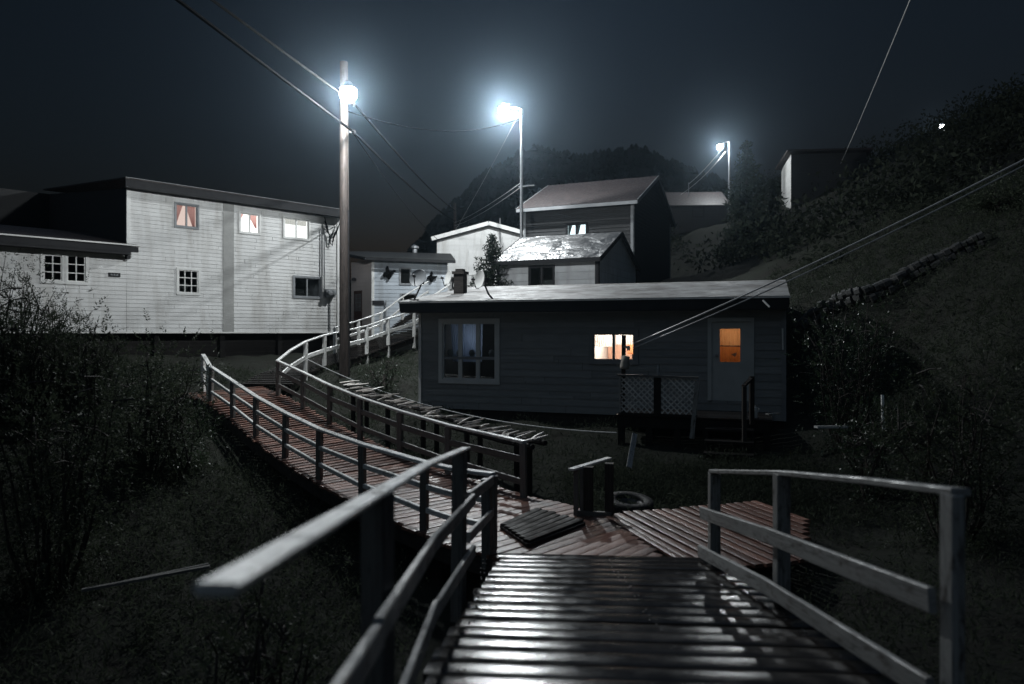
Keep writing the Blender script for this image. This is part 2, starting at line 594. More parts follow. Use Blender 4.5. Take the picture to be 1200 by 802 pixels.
def ground_z(x, y):
    x = np.atleast_1d(np.asarray(x, float))
    y = np.atleast_1d(np.asarray(y, float))
    d = np.sqrt((x[:, None] - _C[None, :, 0]) ** 2 + (y[:, None] - _C[None, :, 1]) ** 2)
    z = _phi(d) @ _W[:-1] + _W[-1]
    amp = np.clip((np.hypot(x, y) - 18) / 60, 0, 1)
    z += 0.05 * np.sin(x * 2.1 + np.sin(y * 1.7)) * np.cos(y * 1.9) + 0.04 * np.sin(x * 4.7 + y * 3.1)
    z += amp * (0.5 * np.sin(x * .31 + 1.3 * np.sin(y * .23)) + 0.35 * np.sin(y * .47 + x * .7))
    return z


def gz(x, y):
    return float(ground_z(x, y)[0])


def build_terrain():
    n = 230
    t = np.linspace(-1, 1, n)
    xs = 150 * np.sinh(4.2 * t) / np.sinh(4.2)
    t2 = np.linspace(-.62, 1, n)
    ys = 10 + 240 * np.sinh(4.2 * t2) / np.sinh(4.2)
    X, Y = np.meshgrid(xs, ys)
    Z = ground_z(X.ravel(), Y.ravel())
    V = np.column_stack([X.ravel(), Y.ravel(), Z])
    Fc = []
    for j in range(n - 1):
        for i in range(n - 1):
            a = j * n + i
            Fc.append((a, a + 1, a + n + 1, a + n))
    me = bpy.data.meshes.new('ground')
    me.from_pydata(V.tolist(), [], Fc)
    me.polygons.foreach_set('use_smooth', [True] * len(Fc))
    m, nt, b = nodes_of('dark_turf')
    nz = mapped_noise(nt, 'Object', (1, 1, 1), 1.1, 8, .7)
    r = ramp_node(nt, [(.3, (.026, .024, .021)), (.5, (.027, .029, .024)), (.7, (.034, .038, .029))])
    link(nt, nz.outputs['Fac'], r.inputs['Fac'])
    link(nt, r.outputs['Color'], b.inputs['Base Color'])
    b.inputs['Roughness'].default_value = .9
    b.inputs['Specular IOR Level'].default_value = .08
    n2 = mapped_noise(nt, 'Object', (1, 1, 1), 9, 8, .75)
    bp = nt.nodes.new('ShaderNodeBump')
    bp.inputs['Strength'].default_value = 1.0
    bp.inputs['Distance'].default_value = .05
    link(nt, n2.outputs['Fac'], bp.inputs['Height'])
    link(nt, bp.outputs['Normal'], b.inputs['Normal'])
    me.materials.append(m)
    o = bpy.data.objects.new('ground', me)
    COL.objects.link(o)
    structure(o)


build_terrain()

# ------------------------------------------------------------------ boardwalks


def poly(pts):
    return [Vector(p) for p in pts]


def sample(pts, s):
    """point at fraction s of the polyline length"""
    L = [0.0]
    for a, b in zip(pts, pts[1:]):
        L.append(L[-1] + (b - a).length)
    d = s * L[-1]
    for i in range(len(pts) - 1):
        if d <= L[i + 1] or i == len(pts) - 2:
            u = (d - L[i]) / max(L[i + 1] - L[i], 1e-6)
            return pts[i].lerp(pts[i + 1], u)


def length(pts):
    return sum((b - a).length for a, b in zip(pts, pts[1:]))


def ramp_z(y):
    return -1.326 - 0.125 * y


# the ramp the photograph is taken from
mb = MB()
y = -1.6
while y < 7.25:
    xl = -0.47 + 0.37 * max(0, (y - 3.6) / 3.7) + random.uniform(-.03, .03)
    xr = 2.02 + random.uniform(-.05, .05)
    jz = random.uniform(-.006, .006)
    mb.board((xl, y + .16, ramp_z(y + .16) + jz), (xr, y - .10, ramp_z(y - .10) + jz + random.uniform(-.008, .008)),
             .158 + random.uniform(-.012, .012), .05, .0045, up=(0, .022, 1))
    y += .225
ramp = structure(mb.build('ramp', M_ramp))
mb = MB()
y = -1.6 + .225 * 12
while y < 7.25:
    for xx in (-.27, -.24, .93, .96, 1.84, 1.88):
        f = (xx + .45) / 2.45
        yy = y + .16 - .26 * f + random.uniform(-.05, .05)
        mb.lathe([(.007, -.004), (.007, .003), (0, .004)], (xx + random.uniform(-.02, .02), yy, ramp_z(y + .16 - .26 * f) + .001), n=8)
    y += .225
structure(mb.build('ramp_nails', M_dark_metal))
mb = MB()
for x0, x1 in ((-.36, -.05), (.9, 1.0), (1.85, 1.85)):
    mb.beam((x0, -1.8, ramp_z(-1.8) - .16), (x1, 7.2, ramp_z(7.2) - .16), .07, .19, r=.4)
for yy in (1.2, 4.2, 6.9):
    for x in (-.3, 1.8):
        zg = gz(x, yy) - .3
        mb.beam((x, yy, zg), (x, yy, ramp_z(yy) - .27), .14, .14, up=(0, 1, 0))
structure(mb.build('ramp_understructure', M_joist))

# walkway edges from the photo's railing feet
DECK = -2.35


def zdeck(yy):
    return float(np.interp(yy, [10.4, 12, 13, 14.2, 15.5, 16.6, 17.4, 19], [-2.35, -2.30, -2.2, -2.07, -1.93, -1.72, -1.5, -1.3]))


def down(p, h):
    return Vector((p.x, p.y, p.z - h))


LRAIL = [at(577, 556, 7.95), at(538, 551, 8.25), at(497, 542, 8.7), at(425, 521, 10.06), at(374, 503, 11.6), at(334, 484, 12.9), at(300, 465, 14.5), at(273, 447, 15.9), at(247, 430, 16.8)]
RRAIL = [at(614, 518, 10.5), at(525, 498.5, 12.0), at(469, 482, 13.05), at(422, 466, 14.25), at(386, 451.5, 15.5), at(355, 436.5, 16.55), at(325, 423, 17.45)]
H = .80
Lp = poly([(1.66, 6.95, DECK), (.75, 7.0, DECK), (-.1, 7.55, DECK), (-.75, 8.15, DECK)] + [tuple(down(p, H) + Vector((-.05, -.08, 0))) for p in LRAIL[2:]])
Rp = poly([(1.66, 7.1, DECK), (1.42, 8.3, DECK), (1.15, 9.4, DECK), (.6, 10.05, DECK)] + [tuple(down(p, H) + Vector((.05, .08, 0))) for p in RRAIL])
Lp.append(Lp[-1] + Vector((-1.1, 1.0, .12)))
Rp.append(Rp[-1] + Vector((-.9, 1.1, .12)))
mb = MB()
npl = int(max(length(Lp), length(Rp)) / .165)
for i in range(1, npl):
    s = i / npl
    a, b = sample(Lp, s), sample(Rp, s)
    d = (a - b).normalized()
    s2 = (i + 1) / npl
    w = ((sample(Lp, s2) - a).length + (sample(Rp, s2) - b).length) / 2
    e = random.uniform(.0, .07)
    jz = random.uniform(-.005, .005)
    j = Vector((0, 0, jz))
    mb.board(a + d * e + j, b - d * random.uniform(0, .06) + j, min(.15, max(.05, w * .85)), .04, .004)
structure(mb.build('walkway_deck', M_deck))
mb = MB()
for P, ins in ((Lp, .12), (Rp, -.12)):
    for a, b in zip(P[2:], P[3:]):
        mb.beam(down(a, .14), down(b, .14), .06, .18)
for s in np.linspace(.12, .97, 9):
    a, b = sample(Lp, s), sample(Rp, s)
    mb.beam(down(a, .25), down(b, .25), .08, .1)
    for q in (a.lerp(b, .12), a.lerp(b, .88)):
        zg = gz(q.x, q.y) - .25
        if zg < q.z - .3:
            mb.beam((q.x, q.y, zg), (q.x, q.y, q.z - .2), .12, .12, up=(0, 1, 0))
structure(mb.build('walkway_understructure', M_joist))

# the branch to the right, its planks set the other way
mb = MB()
dB = Vector((.31, -.95, 0)).normalized()
x = 0.0
k = 0
while x < 2.45:
    a = Vector((1.24, 9.42, DECK)).lerp(Vector((4.95, 10.65, DECK)), x / 4.1)
    L = min(2.35, (.405 * a.y - a.x) / .69) + random.uniform(-.015, .015)
    jz = random.uniform(-.005, .005)
    mb.board(a + Vector((0, random.uniform(-.05, .05), jz)), a + dB * L + Vector((0, 0, jz)), .108, .04, .004)
    x += .148
    k += 1
structure(mb.build('side_boardwalk', M_deck))
mb = MB()
mb.beam((1.2, 9.3, DECK - .14), (3.45, 10.05, DECK - .14), .06, .18)
mb.beam((1.75, 7.5, DECK - .14), (2.9, 7.85, DECK - .14), .06, .18)
structure(mb.build('side_boardwalk_joists', M_joist))
mb = MB()
mb.board((1.19, 9.38, DECK + .012), (1.80, 7.32, DECK + .012), .075, .03, .003)
mb.board((1.27, 9.40, DECK + .010), (1.89, 7.34, DECK + .010), .07, .03, .003)
structure(mb.build('boardwalk_seam', M_deck))

# upper path climbing behind the brown cottage
URAIL = [at(325, 423, 17.45), at(340, 411, 18.4), at(358, 400.5, 19.4), at(380, 393, 20.4), at(404, 388, 21.3), at(430, 382, 22.3), at(455, 373.5, 23.2), at(485, 364.5, 24.3), at(509, 346, 26.2), at(536, 328, 28.4)]
UH = .85
Ua = [down(p, UH) for p in URAIL[1:]]
mb = MB()
Ub = []
for i, p in enumerate(Ua):
    d = (Ua[min(i + 1, len(Ua) - 1)] - Ua[max(i - 1, 0)])
    nrm = Vector((-d.y, d.x, 0)).normalized()
    Ub.append(p + nrm * 1.25)
npl = int(length(Ua) / .17)
for i in range(npl):
    s = (i + .5) / npl
    a, b = sample(Ua, s), sample(Ub, s)
    d = (b - a).normalized()
    mb.board(a - d * random.uniform(.04, .1), b + d * .05, .14, .04, .004)
for P in (Ua, Ub):
    for a, b in zip(P, P[1:]):
        mb.beam(down(a, .13), down(b, .13), .05, .17)
structure(mb.build('upper_path_deck', M_ramp))


def railing(label, top, posts, mat_rail, mat_post, cap=(.11, .04), mids=((.30, .1), (.58, .1)), post_w=.09, post_drop=1.0, ch=.006, group='wooden boardwalk railings', mid_side=None, vert_w=.038, mat_mid=None, name='boardwalk_railing', ground=False, post_up=0.0):
    t = thing(name, (top[0].x, top[0].y, top[0].z - .8), label, 'railing', group)
    mb = MB()
    for a, b in zip(top, top[1:]):
        d = (b - a).normalized() * .012
        mb.beam(a - d, b + d, cap[0], cap[1], ch=ch)
    mb.build('top_rail', mat_rail, t)
    for off, h in mids:
        mb = MB()
        for a, b in zip(top, top[1:]):
            d = (b - a).normalized()
            s = Vector((d.y, -d.x, 0)) * (mid_side or 0)
            j = Vector((0, 0, random.uniform(-.012, .012)))
            mb.beam(down(a, off) + s + j - d * .02, down(b, off) + s - j + d * .02, vert_w, h, ch=ch)
        mb.build('mid_rail', mat_mid or mat_rail, t)
    for p in posts:
        mb = MB()
        zb = p.z - post_drop
        if ground:
            zb = gz(p.x, p.y) - .2
        tilt = Vector((random.uniform(-.015, .015), random.uniform(-.015, .015), 0))
        mb.beam((p.x, p.y, zb), (p.x + tilt.x, p.y + tilt.y, p.z - cap[1] / 2 + post_up), post_w, post_w, up=(.3, 1, 0), ch=ch)
        mb.build('post', mat_post, t)
    return t


# near left railing
P0, P1, P2 = at(256, 689, 1.25), at(498, 546, 4.2), at(546, 525.5, 5.95)
NL = [P0, P0.lerp(P1, .4), P1, P2]
railing('white-topped near railing at the left edge of the ramp, closest to the camera', NL,
        [at(447, 576, 2.80) + Vector((-.02, .02, 0)), at(537, 529, 5.8)], M_white_paint, M_post,
        cap=(.076, .022), mids=((.43, .09), (.84, .09)), post_w=.1, post_drop=1.35, mid_side=.06, mat_mid=M_grey_paint)
# short span linking it to the walkway railing
railing('short low railing span linking the near left railing to the walkway', [at(549, 584, 6.1), at(577, 563, 7.9)],
        [at(571, 556, 7.72)], M_grey_paint, M_post, cap=(.04, .1), mids=((.34, .09),), post_w=.1, post_drop=1.0)
# near right railing
NR = [at(836, 552.5, 7.07), at(918, 554.5, 5.35), at(1020, 564, 4.1), at(1126, 577, 3.24)]
tr = thing('boardwalk_railing', (1.98, 7.07, -2.2), 'grey plank railing on the right edge of the ramp with two wide side boards', 'railing', 'wooden boardwalk railings')
mb = MB()
for a, b in zip(NR, NR[1:]):
    mb.beam(a, b, .09, .036, ch=.006)
mb.build('top_rail', M_grey_paint, tr)
for rows in (((831, 601, 7.02), (910, 627, 5.38), (1112, 704, 3.27)), ((829, 646, 7.02), (908, 686, 5.38), (1110, 810, 3.27))):
    mb = MB()
    q = [at(*r) + Vector((-.075, 0, 0)) for r in rows]
    mb.beam(q[0], q[1] + Vector((0, -.02, 0)), .038, .115, ch=.006)
    mb.beam(q[1] + Vector((-.012, .03, .0)), q[2], .038, .115, ch=.006)
    mb.build('side_board', M_grey_paint, tr)
for p, dr in ((at(837, 555, 7.05), 1.15), (at(916, 556, 5.36), 1.2), (at(1116, 579, 3.26), 1.35)):
    mb = MB()
    mb.beam(down(p, dr), down(p, .0), .1 if p.y > 4 else .06, .1, up=(0, 1, 0), ch=.006)
    mb.build('post', M_grey_paint, tr)

railing('long white railing along the left outer side of the curving walkway', LRAIL, LRAIL[:1] + [LRAIL[2]] + LRAIL[3:], M_white_paint, M_post,
        cap=(.10, .04), mids=((.29, .065), (.57, .065)), post_drop=.98, vert_w=.05)
railing('white railing along the right inner side of the curving walkway', RRAIL, RRAIL[:-1] + [RRAIL[-1] + Vector((.02, 0, 0))], M_white_paint, M_post,
        cap=(.085, .04), mids=((.27, .1), (.58, .09)), post_drop=.95, mat_mid=M_post)
railing('white railing climbing from the walkway bend up past the utility pole', URAIL, [URAIL[2], URAIL[3], URAIL[5], URAIL[6], URAIL[7], URAIL[8]], M_white_paint, M_white_paint,
        cap=(.07, .045), mids=((.42, .11),), post_drop=1.25, vert_w=.04)
UR2 = [p + Vector((0, 0, UH - .05)) for p in Ub[4:]]
railing('far railing of the upper path in front of the small blue-grey building', UR2, UR2[0:4], M_white_paint, M_white_paint, cap=(.06, .04), mids=((.40, .08),), post_drop=.95)
pe = [at(247, 431, 16.85), at(238, 416, 17.9)]
railing('short white end railing with doubled posts at the far left of the walkway', pe, [at(245, 428, 17.0), at(238.5, 416, 17.85)], M_white_paint, M_white_paint,
        cap=(.10, .04), mids=((.3, .085), (.6, .085)), post_drop=1.15)
# terrace railing beyond the brown cottage roof
WT = [at(526, 324.5, 27), at(571, 321, 27)]
railing('white terrace railing showing above the brown cottage roof by the chimney', WT, [WT[0].lerp(WT[1], f) for f in (.05, .35, .62, .8, .97)], M_white_paint, M_white_paint,
        cap=(.08, .05), mids=((.38, .07),), post_w=.07, post_drop=1.5)

# low plank step on the landing
t = thing('plank_step', (.2, 8.6, DECK), 'low dark plank step lying on the landing at the foot of the railing', 'step')
A, B, C_, D_ = at(588, 611, 8.7), at(619, 631, 7.95), at(684, 606, 8.85), at(626, 593, 9.45)
mb = MB()
nb = 7
for i in range(nb):
    f0 = (i + .5) / nb
    a, b = A.lerp(B, f0), D_.lerp(C_, f0)
    a.z = b.z = DECK + .07
    mb.board(a, b + (b - a).normalized() * random.uniform(-.03, .05), (B - A).length / nb * .78, .03, .003)
mb.build('tread', M_joist, t)
mb = MB()
for p, q in ((A, B), (B, C_), (C_, D_), (D_, A)):
    p, q = Vector(p), Vector(q)
    p.z = q.z = DECK + .02
    mb.beam(p, q, .05, .036)
mb.build('frame', M_joist, t)

# stub of fence in the yard
t = thing('fence_stub', at(690, 605, 9.3), 'broken stub of dark fence posts with one pale plank across the top', 'fence')
for px, py0, w in ((675, 549, .06), (682, 549, .055), (689.5, 547, .12), (714, 543, .11)):
    mb = MB()
    p = at(px, py0, 9.35)
    mb.beam((p.x, p.y, DECK - .35), (p.x, p.y, p.z), w, w, up=(.2, 1, 0), ch=.005)
    mb.build('post', M_post if w < .1 else M_joist, t)
mb = MB()
mb.beam(at(669, 550.5, 9.25), at(714, 537, 9.9), .08, .025)
mb.build('top_plank', M_white_paint, t)
mb = MB()
mb.beam(at(676, 602, 9.3), at(716, 604, 9.3), .05, .08)
mb.build('bottom_plank', M_post, t)

# ------------------------------------------------------------------ buildings


class Wall:
    def __init__(self, o, u, n=None):
        self.o = Vector((o[0], o[1], 0))
        self.u = Vector((u[0], u[1], 0)).normalized()
        self.n = Vector((self.u.y, -self.u.x, 0))      # outward = to the right of u turned towards the camera

    def p(self, t, z, out=0.0):
        q = self.o + self.u * t + self.n * out
        return Vector((q.x, q.y, z))

    def t(self, px):
        k = (px - 600) / F
        return (k * self.o.y - self.o.x) / (self.u.x - k * self.u.y)

    def z(self, px, py):
        return (HOR - py) / F * (self.o.y + self.u.y * self.t(px))

    def rect(self, x0, y0, x1, y1):
        t0, t1 = self.t(x0), self.t(x1)
        xm = (x0 + x1) / 2
        return (t0, t1, self.z(xm, y1), self.z(xm, y0))


def siding(mb, W, z0, z1, span, openings=(), bh=.125, lip=.018, joints=True):
    """clapboards as real lapped boards; span(z) -> (t0, t1)"""
    rows = int(math.ceil((z1 - z0) / bh))
    for i in range(rows):
        za, zb = z0 + i * bh, min(z0 + (i + 1) * bh, z1)
        cuts = sorted({za, zb} | {o[2] for o in openings if za < o[2] < zb} | {o[3] for o in openings if za < o[3] < zb})
        r = random.random()
        for ca, cb in zip(cuts, cuts[1:]):
            a0, a1 = span(ca)
            b0, b1 = span(cb)
            if a1 - a0 < .02:
                continue
            seg = [(a0, a1, b0, b1)]
            for o in openings:
                if o[2] < cb - 1e-6 and o[3] > ca + 1e-6:
                    ns = []
                    for s in seg:
                        if o[0] >= s[1] or o[1] <= s[0]:
                            ns.append(s)
                            continue
                        if o[0] > s[0]:
                            ns.append((s[0], o[0], s[2], o[0]))
                        if o[1] < s[1]:
                            ns.append((o[1], s[1], o[1], s[3]))
                    seg = ns
            if joints:
                ns = []
                for s in seg:
                    if s[1] - s[0] > 2.2 and abs(s[0] - s[2]) < 1e-6 and abs(s[1] - s[3]) < 1e-6:
                        k = sorted(s[0] + (s[1] - s[0]) * random.uniform(.12, .88) for _ in range(1 + int((s[1] - s[0]) / 3.6)))
                        e = [s[0]] + k + [s[1]]
                        for q0, q1 in zip(e, e[1:]):
                            ns.append((q0 + .003, q1 - .003, q0 + .003, q1 - .003))
                    else:
                        ns.append(s)
                seg = ns
            oa, ob = lip * (1 - (ca - za) / bh), lip * (1 - (cb - za) / bh)
            for s in seg:
                r = random.random() if joints else r
                q = [W.p(s[0], ca, oa), W.p(s[1], ca, oa), W.p(s[3], cb, ob), W.p(s[2], cb, ob)]
                mb.face(q, [(s[0], ca), (s[1], ca), (s[3], cb), (s[2], cb)], r)
                if ca == za:
                    mb.face([W.p(s[0], za, 0), W.p(s[1], za, 0), W.p(s[1], za, oa), W.p(s[0], za, oa)], None, r)


def frame_piece(mb, W, t0, t1, z0, z1, out0, out1):
    """box on a wall from offset out0 to out1"""
    c = [W.p(t0, z0, out1), W.p(t1, z0, out1), W.p(t1, z1, out1), W.p(t0, z1, out1)]
    k = [W.p(t0, z0, out0), W.p(t1, z0, out0), W.p(t1, z1, out0), W.p(t0, z1, out0)]
    mb.face(c)
    mb.face(k[::-1])
    for i in range(4):
        j = (i + 1) % 4
        mb.face([c[i], k[i], k[j], c[j]])


def window(parent, W, rc, mat_frame, cols=2, rows=1, fw=.07, mun=.025, proud=.035, depth=.7, room_mat=None, name='window', mid=None, sash=.03):
    t0, t1, z0, z1 = rc
    mb = MB()
    for a in ((t0 - fw, t1 + fw, z1, z1 + fw), (t0 - fw, t1 + fw, z0 - fw, z0)):
        frame_piece(mb, W, *a, -.02, proud)
    for a in ((t0 - fw, t0, z0, z1), (t1, t1 + fw, z0, z1)):
        frame_piece(mb, W, *a, -.02, proud)
    s = sash
    frame_piece(mb, W, t0, t1, z0, z0 + s, -.045, .006)
    frame_piece(mb, W, t0, t1, z1 - s, z1, -.045, .006)
    frame_piece(mb, W, t0, t0 + s, z0 + s, z1 - s, -.045, .006)
    frame_piece(mb, W, t1 - s, t1, z0 + s, z1 - s, -.045, .006)
    for i in range(1, cols):
        tt = t0 + (t1 - t0) * i / cols
        w = mid if (mid and i * 2 == cols) else mun
        frame_piece(mb, W, tt - w / 2, tt + w / 2, z0 + s, z1 - s, -.042, .003)
    for i in range(1, rows):
        zz = z0 + (z1 - z0) * i / rows
        frame_piece(mb, W, t0 + s, t1 - s, zz - mun / 2, zz + mun / 2, -.040, .001)
    w = mb.build(name, mat_frame, parent)
    mb = MB()
    frame_piece(mb, W, t0 + .004, t1 - .004, z0 + .004, z1 - .004, -.03, -.024)
    mb.build('pane', M_glass, w)
    mb = MB()
    e = .05
    a = [W.p(t0 - e, z0 - e, -.05), W.p(t1 + e, z0 - e, -.05), W.p(t1 + e, z1 + e, -.05), W.p(t0 - e, z1 + e, -.05)]
    b = [W.p(t0 - e, z0 - e, -depth), W.p(t1 + e, z0 - e, -depth), W.p(t1 + e, z1 + e, -depth), W.p(t0 - e, z1 + e, -depth)]
    mb.face(b)
    for i in range(4):
        j = (i + 1) % 4
        mb.face([a[i], b[i], b[j], a[j]])
    mb.build('room_recess', room_mat or M_interior, w)
    return w


def curtain(parent, W, pts, out, mat, folds=14, name='curtain', amp=.018):
    """a hanging cloth: outline given as left edge and right edge (t at top, t at bottom) and z range"""
    (tl0, tl1), (tr0, tr1), z0, z1 = pts
    mb = MB()
    n, m = folds * 3, 5
    g = [[None] * (m + 1) for _ in range(n + 1)]
    for i in range(n + 1):
        f = i / n
        for j in range(m + 1):
            h = j / m
            a = tl0 + (tl1 - tl0) * h
            b = tr0 + (tr1 - tr0) * h
            g[i][j] = W.p(a + (b - a) * f, z1 + (z0 - z1) * h, out + amp * math.sin(f * folds * 6.28) * (.4 + .6 * h))
    for i in range(n):
        for j in range(m):
            mb.face([g[i][j], g[i][j + 1], g[i + 1][j + 1], g[i + 1][j]])
    return mb.build(name, mat, parent, smooth=False)


def corner_board(mb, W, t, z0, z1, w=.1, out=.03):
    frame_piece(mb, W, t - w / 2, t + w / 2, z0, z1, -.02, out)


def point_light(name, loc, power, col, rad=.08):
    l = bpy.data.lights.new(name, 'POINT')
    l.energy = power
    l.color = col
    l.shadow_soft_size = rad
    o = bpy.data.objects.new(name, l)
    o.location = loc
    COL.objects.link(o)
    return o


# --- white two-storey house on the left
WH = Wall((-11.80, 22.2), (.67, .743))
n_, u_ = WH.n, WH.u
tE = WH.t(397.5)
house = thing('white_house', (-9, 25, -.2), 'long white clapboard house with a two-storey block and three lit upper windows', 'house')
ztop = 4.42
wins = [WH.rect(206, 240.5, 231, 266), WH.rect(281.5, 251, 303.5, 273), WH.rect(333, 257, 361.5, 279.5)]
lows = [WH.rect(209, 317, 232, 343.5), WH.rect(345, 326, 374.5, 348)]
leanw = [WH.rect(51, 299, 72.5, 329), WH.rect(78.5, 300, 100, 330.5)]
mb = MB()
siding(mb, WH, .03, ztop, lambda z: (0.0, tE), wins + lows, .125, .012)
mb.build('wall', M_siding, house)
mb = MB()
siding(mb, WH, .03, 2.5, lambda z: (-6.0, -.002), leanw, .125, .012)
mb.build('lean_to_wall', M_siding, house)
# other walls
dpt = 7.5
mb = MB()


def quad(mb, a, b, c, d):
    mb.face([a, b, c, d], [(0, 0), (1, 0), (1, 1), (0, 1)])


quad(mb, WH.p(0, -.1, -dpt), WH.p(0, -.1, -.06), WH.p(0, 4.42, -.06), WH.p(0, 5.2, -dpt))
quad(mb, WH.p(tE, -.1, -.0), WH.p(tE, -.1, -dpt), WH.p(tE, 5.2, -dpt), WH.p(tE, 4.42, -.0))
quad(mb, WH.p(tE, -.1, -dpt), WH.p(-6, -.1, -dpt), WH.p(-6, 5.2, -dpt), WH.p(tE, 5.2, -dpt))
quad(mb, WH.p(-6, -.1, -dpt), WH.p(-6, -.1, 0), WH.p(-6, 2.5, 0), WH.p(-6, 3.3, -dpt))
mb.build('rear_wall', M_dark_wall2, house)  # charcoal here puts the shade of the unlit walls into their colour
mb = MB()
mb.slab([WH.p(-.14, 4.70, .32), WH.p(tE + .12, 4.70, .32), WH.p(tE + .12, 5.4, -dpt - .2), WH.p(-.14, 5.4, -dpt - .2)], .05)
rf = mb.build('roof', M_shingle, house)
mb = MB()
frame_piece(mb, WH, -.13, tE + .11, 4.42, 4.655, .24, .30)
frame_piece(mb, WH, -.13, tE + .11, 4.40, 4.42, .0, .30)
mb.build('fascia', M_dark_trim, rf)
mb = MB()
frame_piece(mb, WH, -.15, tE + .13, 4.69, 4.705, .322, .335)
mb.build('drip_edge', M_trim_grey, rf)
mb = MB()
mb.slab([WH.p(-6.2, 2.66, .42), WH.p(.22, 2.66, .42), WH.p(.22, 3.45, -4), WH.p(-6.2, 3.45, -4)], .05)
rf = mb.build('lean_to_roof', M_shingle, house)
mb = MB()
frame_piece(mb, WH, -6.2, .20, 2.44, 2.60, .34, .40)
frame_piece(mb, WH, -6.2, -.02, 2.36, 2.44, .03, .39)
frame_piece(mb, WH, -.06, .04, 2.24, 2.36, .03, .2)
mb.build('fascia', M_dark_trim, rf)
mb = MB()
frame_piece(mb, WH, -6.2, .24, 2.625, 2.665, .422, .434)
mb.build('drip_edge', M_trim_white, rf)
mb = MB()
ts = WH.t(268.5)
frame_piece(mb, WH, ts - .22, ts + .16, .03, 4.40, -.01, .028)
mb.build('joint_strip', mat_plain('grey_joint_board', (.33, .33, .32), (.26, .26, .25), .6, 3, .1), house)
for tt, za in ((.05, 2.7), (tE - .05, .03)):
    mb = MB()
    corner_board(mb, WH, tt, za, ztop, .11, .032)
    mb.build('corner_board', M_trim_white, house)
mb = MB()
frame_piece(mb, WH, -6, tE, -.02, .028, -.02, .03)
mb.build('sill_board', M_trim_white, house)
# dark open crawl space
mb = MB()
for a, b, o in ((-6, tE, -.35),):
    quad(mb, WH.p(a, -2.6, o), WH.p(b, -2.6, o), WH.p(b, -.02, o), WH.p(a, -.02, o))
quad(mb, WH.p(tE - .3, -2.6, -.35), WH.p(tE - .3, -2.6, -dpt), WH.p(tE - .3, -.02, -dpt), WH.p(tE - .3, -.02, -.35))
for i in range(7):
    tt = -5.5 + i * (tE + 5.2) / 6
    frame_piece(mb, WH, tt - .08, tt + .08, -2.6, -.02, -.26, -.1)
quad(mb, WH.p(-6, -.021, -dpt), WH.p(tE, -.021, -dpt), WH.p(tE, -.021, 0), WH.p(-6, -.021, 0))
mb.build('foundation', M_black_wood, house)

M_lit_a = mat_emit('lit_room_pink', (1.0, .74, .66), 1.0)
M_lit_b = mat_emit('lit_room_white', (1.0, .95, .90), 2.6)
M_lit_c = mat_emit('lit_room_pale', (1.0, .97, .94), 1.9)
M_red_cloth = mat_cloth('rose_curtain', (.56, .33, .31), .75)
M_pink_cloth = mat_cloth('dusty_rose_curtain', (.56, .38, .37), .7)
M_lace = mat_cloth('lace_valance', (.5, .49, .47), .8)
for i, rc in enumerate(wins):
    w = window(house, WH, rc, M_trim_grey if i < 1 else M_trim_white, 2, 1, fw=.055, mun=.05, depth=.5, room_mat=(M_lit_a, M_lit_b, M_lit_c)[i], name='lit_window')
    t0, t1, z0, z1 = rc
    wd = t1 - t0
    if i == 0:
        curtain(w, WH, ((t0, t0), (t0 + wd * .42, t0 + wd * .08), z0, z1), -.16, M_pink_cloth, 5)
        curtain(w, WH, ((t1 - wd * .45, t1 - wd * .1), (t1, t1), z0, z1), -.16, M_pink_cloth, 5)
    elif i == 1:
        curtain(w, WH, ((t0, t0), (t0 + wd * .30, t0 + .02), z0 + .3, z1), -.16, M_red_cloth, 5)
        curtain(w, WH, ((t0 + wd * .52, t1 - wd * .08), (t1, t1), z0 + .2, z1), -.16, M_red_cloth, 5)
    else:
        curtain(w, WH, ((t0, t0), (t1, t1), z1 - .2, z1), -.14, M_lace, 12)
for i, rc in enumerate(lows):
    window(house, WH, rc, M_trim_white if i == 0 else M_trim_grey, (3, 2)[i], (3, 1)[i], fw=.07, mun=(.028, .05)[i], depth=.8)
for rc in leanw:
    window(house, WH, rc, M_trim_white, 2, 3, fw=.085, mun=.03, depth=.8)
# address board, meter, service mast
rc = WH.rect(127, 320, 140.5, 324.5)
mb = MB()
frame_piece(mb, WH, *rc, .0, .045)
pl = mb.build('name_board', M_dark_trim, house)
mb = MB()
tm = (rc[0] + rc[1]) / 2
for i in range(5):
    x = rc[0] + .05 + i * (rc[1] - rc[0] - .1) / 5
    frame_piece(mb, WH, x, x + .025, rc[2] + .03, rc[3] - .03 - .02 * (i % 2), .046, .05)
mb.build('raised_letters', M_trim_grey, pl)
mb = MB()
tm = WH.t(379)
mb.tube([WH.p(tm, WH.z(379, 347), .06), WH.p(tm, WH.z(379, 268), .06)], .022)
tm2 = WH.t(376)
mb.tube([WH.p(tm2, WH.z(376, 349), .05), WH.p(tm2, WH.z(376, 268), .05)], .018)
tm3 = WH.t(386)
mb.tube([WH.p(tm3, .05, .04), WH.p(tm3, WH.z(386, 349), .04)], .02)
ms = mb.build('service_mast', M_metal, house)
mb = MB()
q = WH.t(385.5)
zq = WH.z(385.5, 344)
frame_piece(mb, WH, q - .2, q + .2, zq - .16, zq + .14, .02, .14)
mb.lathe([(.0, .12), (.09, .11), (.1, .05), (.1, 0)], WH.p(q - .08, zq, .14), WH.n, 14)
mb.lathe([(.0, .12), (.09, .11), (.1, .05), (.1, 0)], WH.p(q + .11, zq + .02, .14), WH.n, 14)
mb.build('meter', M_metal, ms)
mb = MB()
e0 = WH.p(tm, WH.z(379, 268), .08)
e1 = WH.p(WH.t(396), WH.z(396, 262), .12)
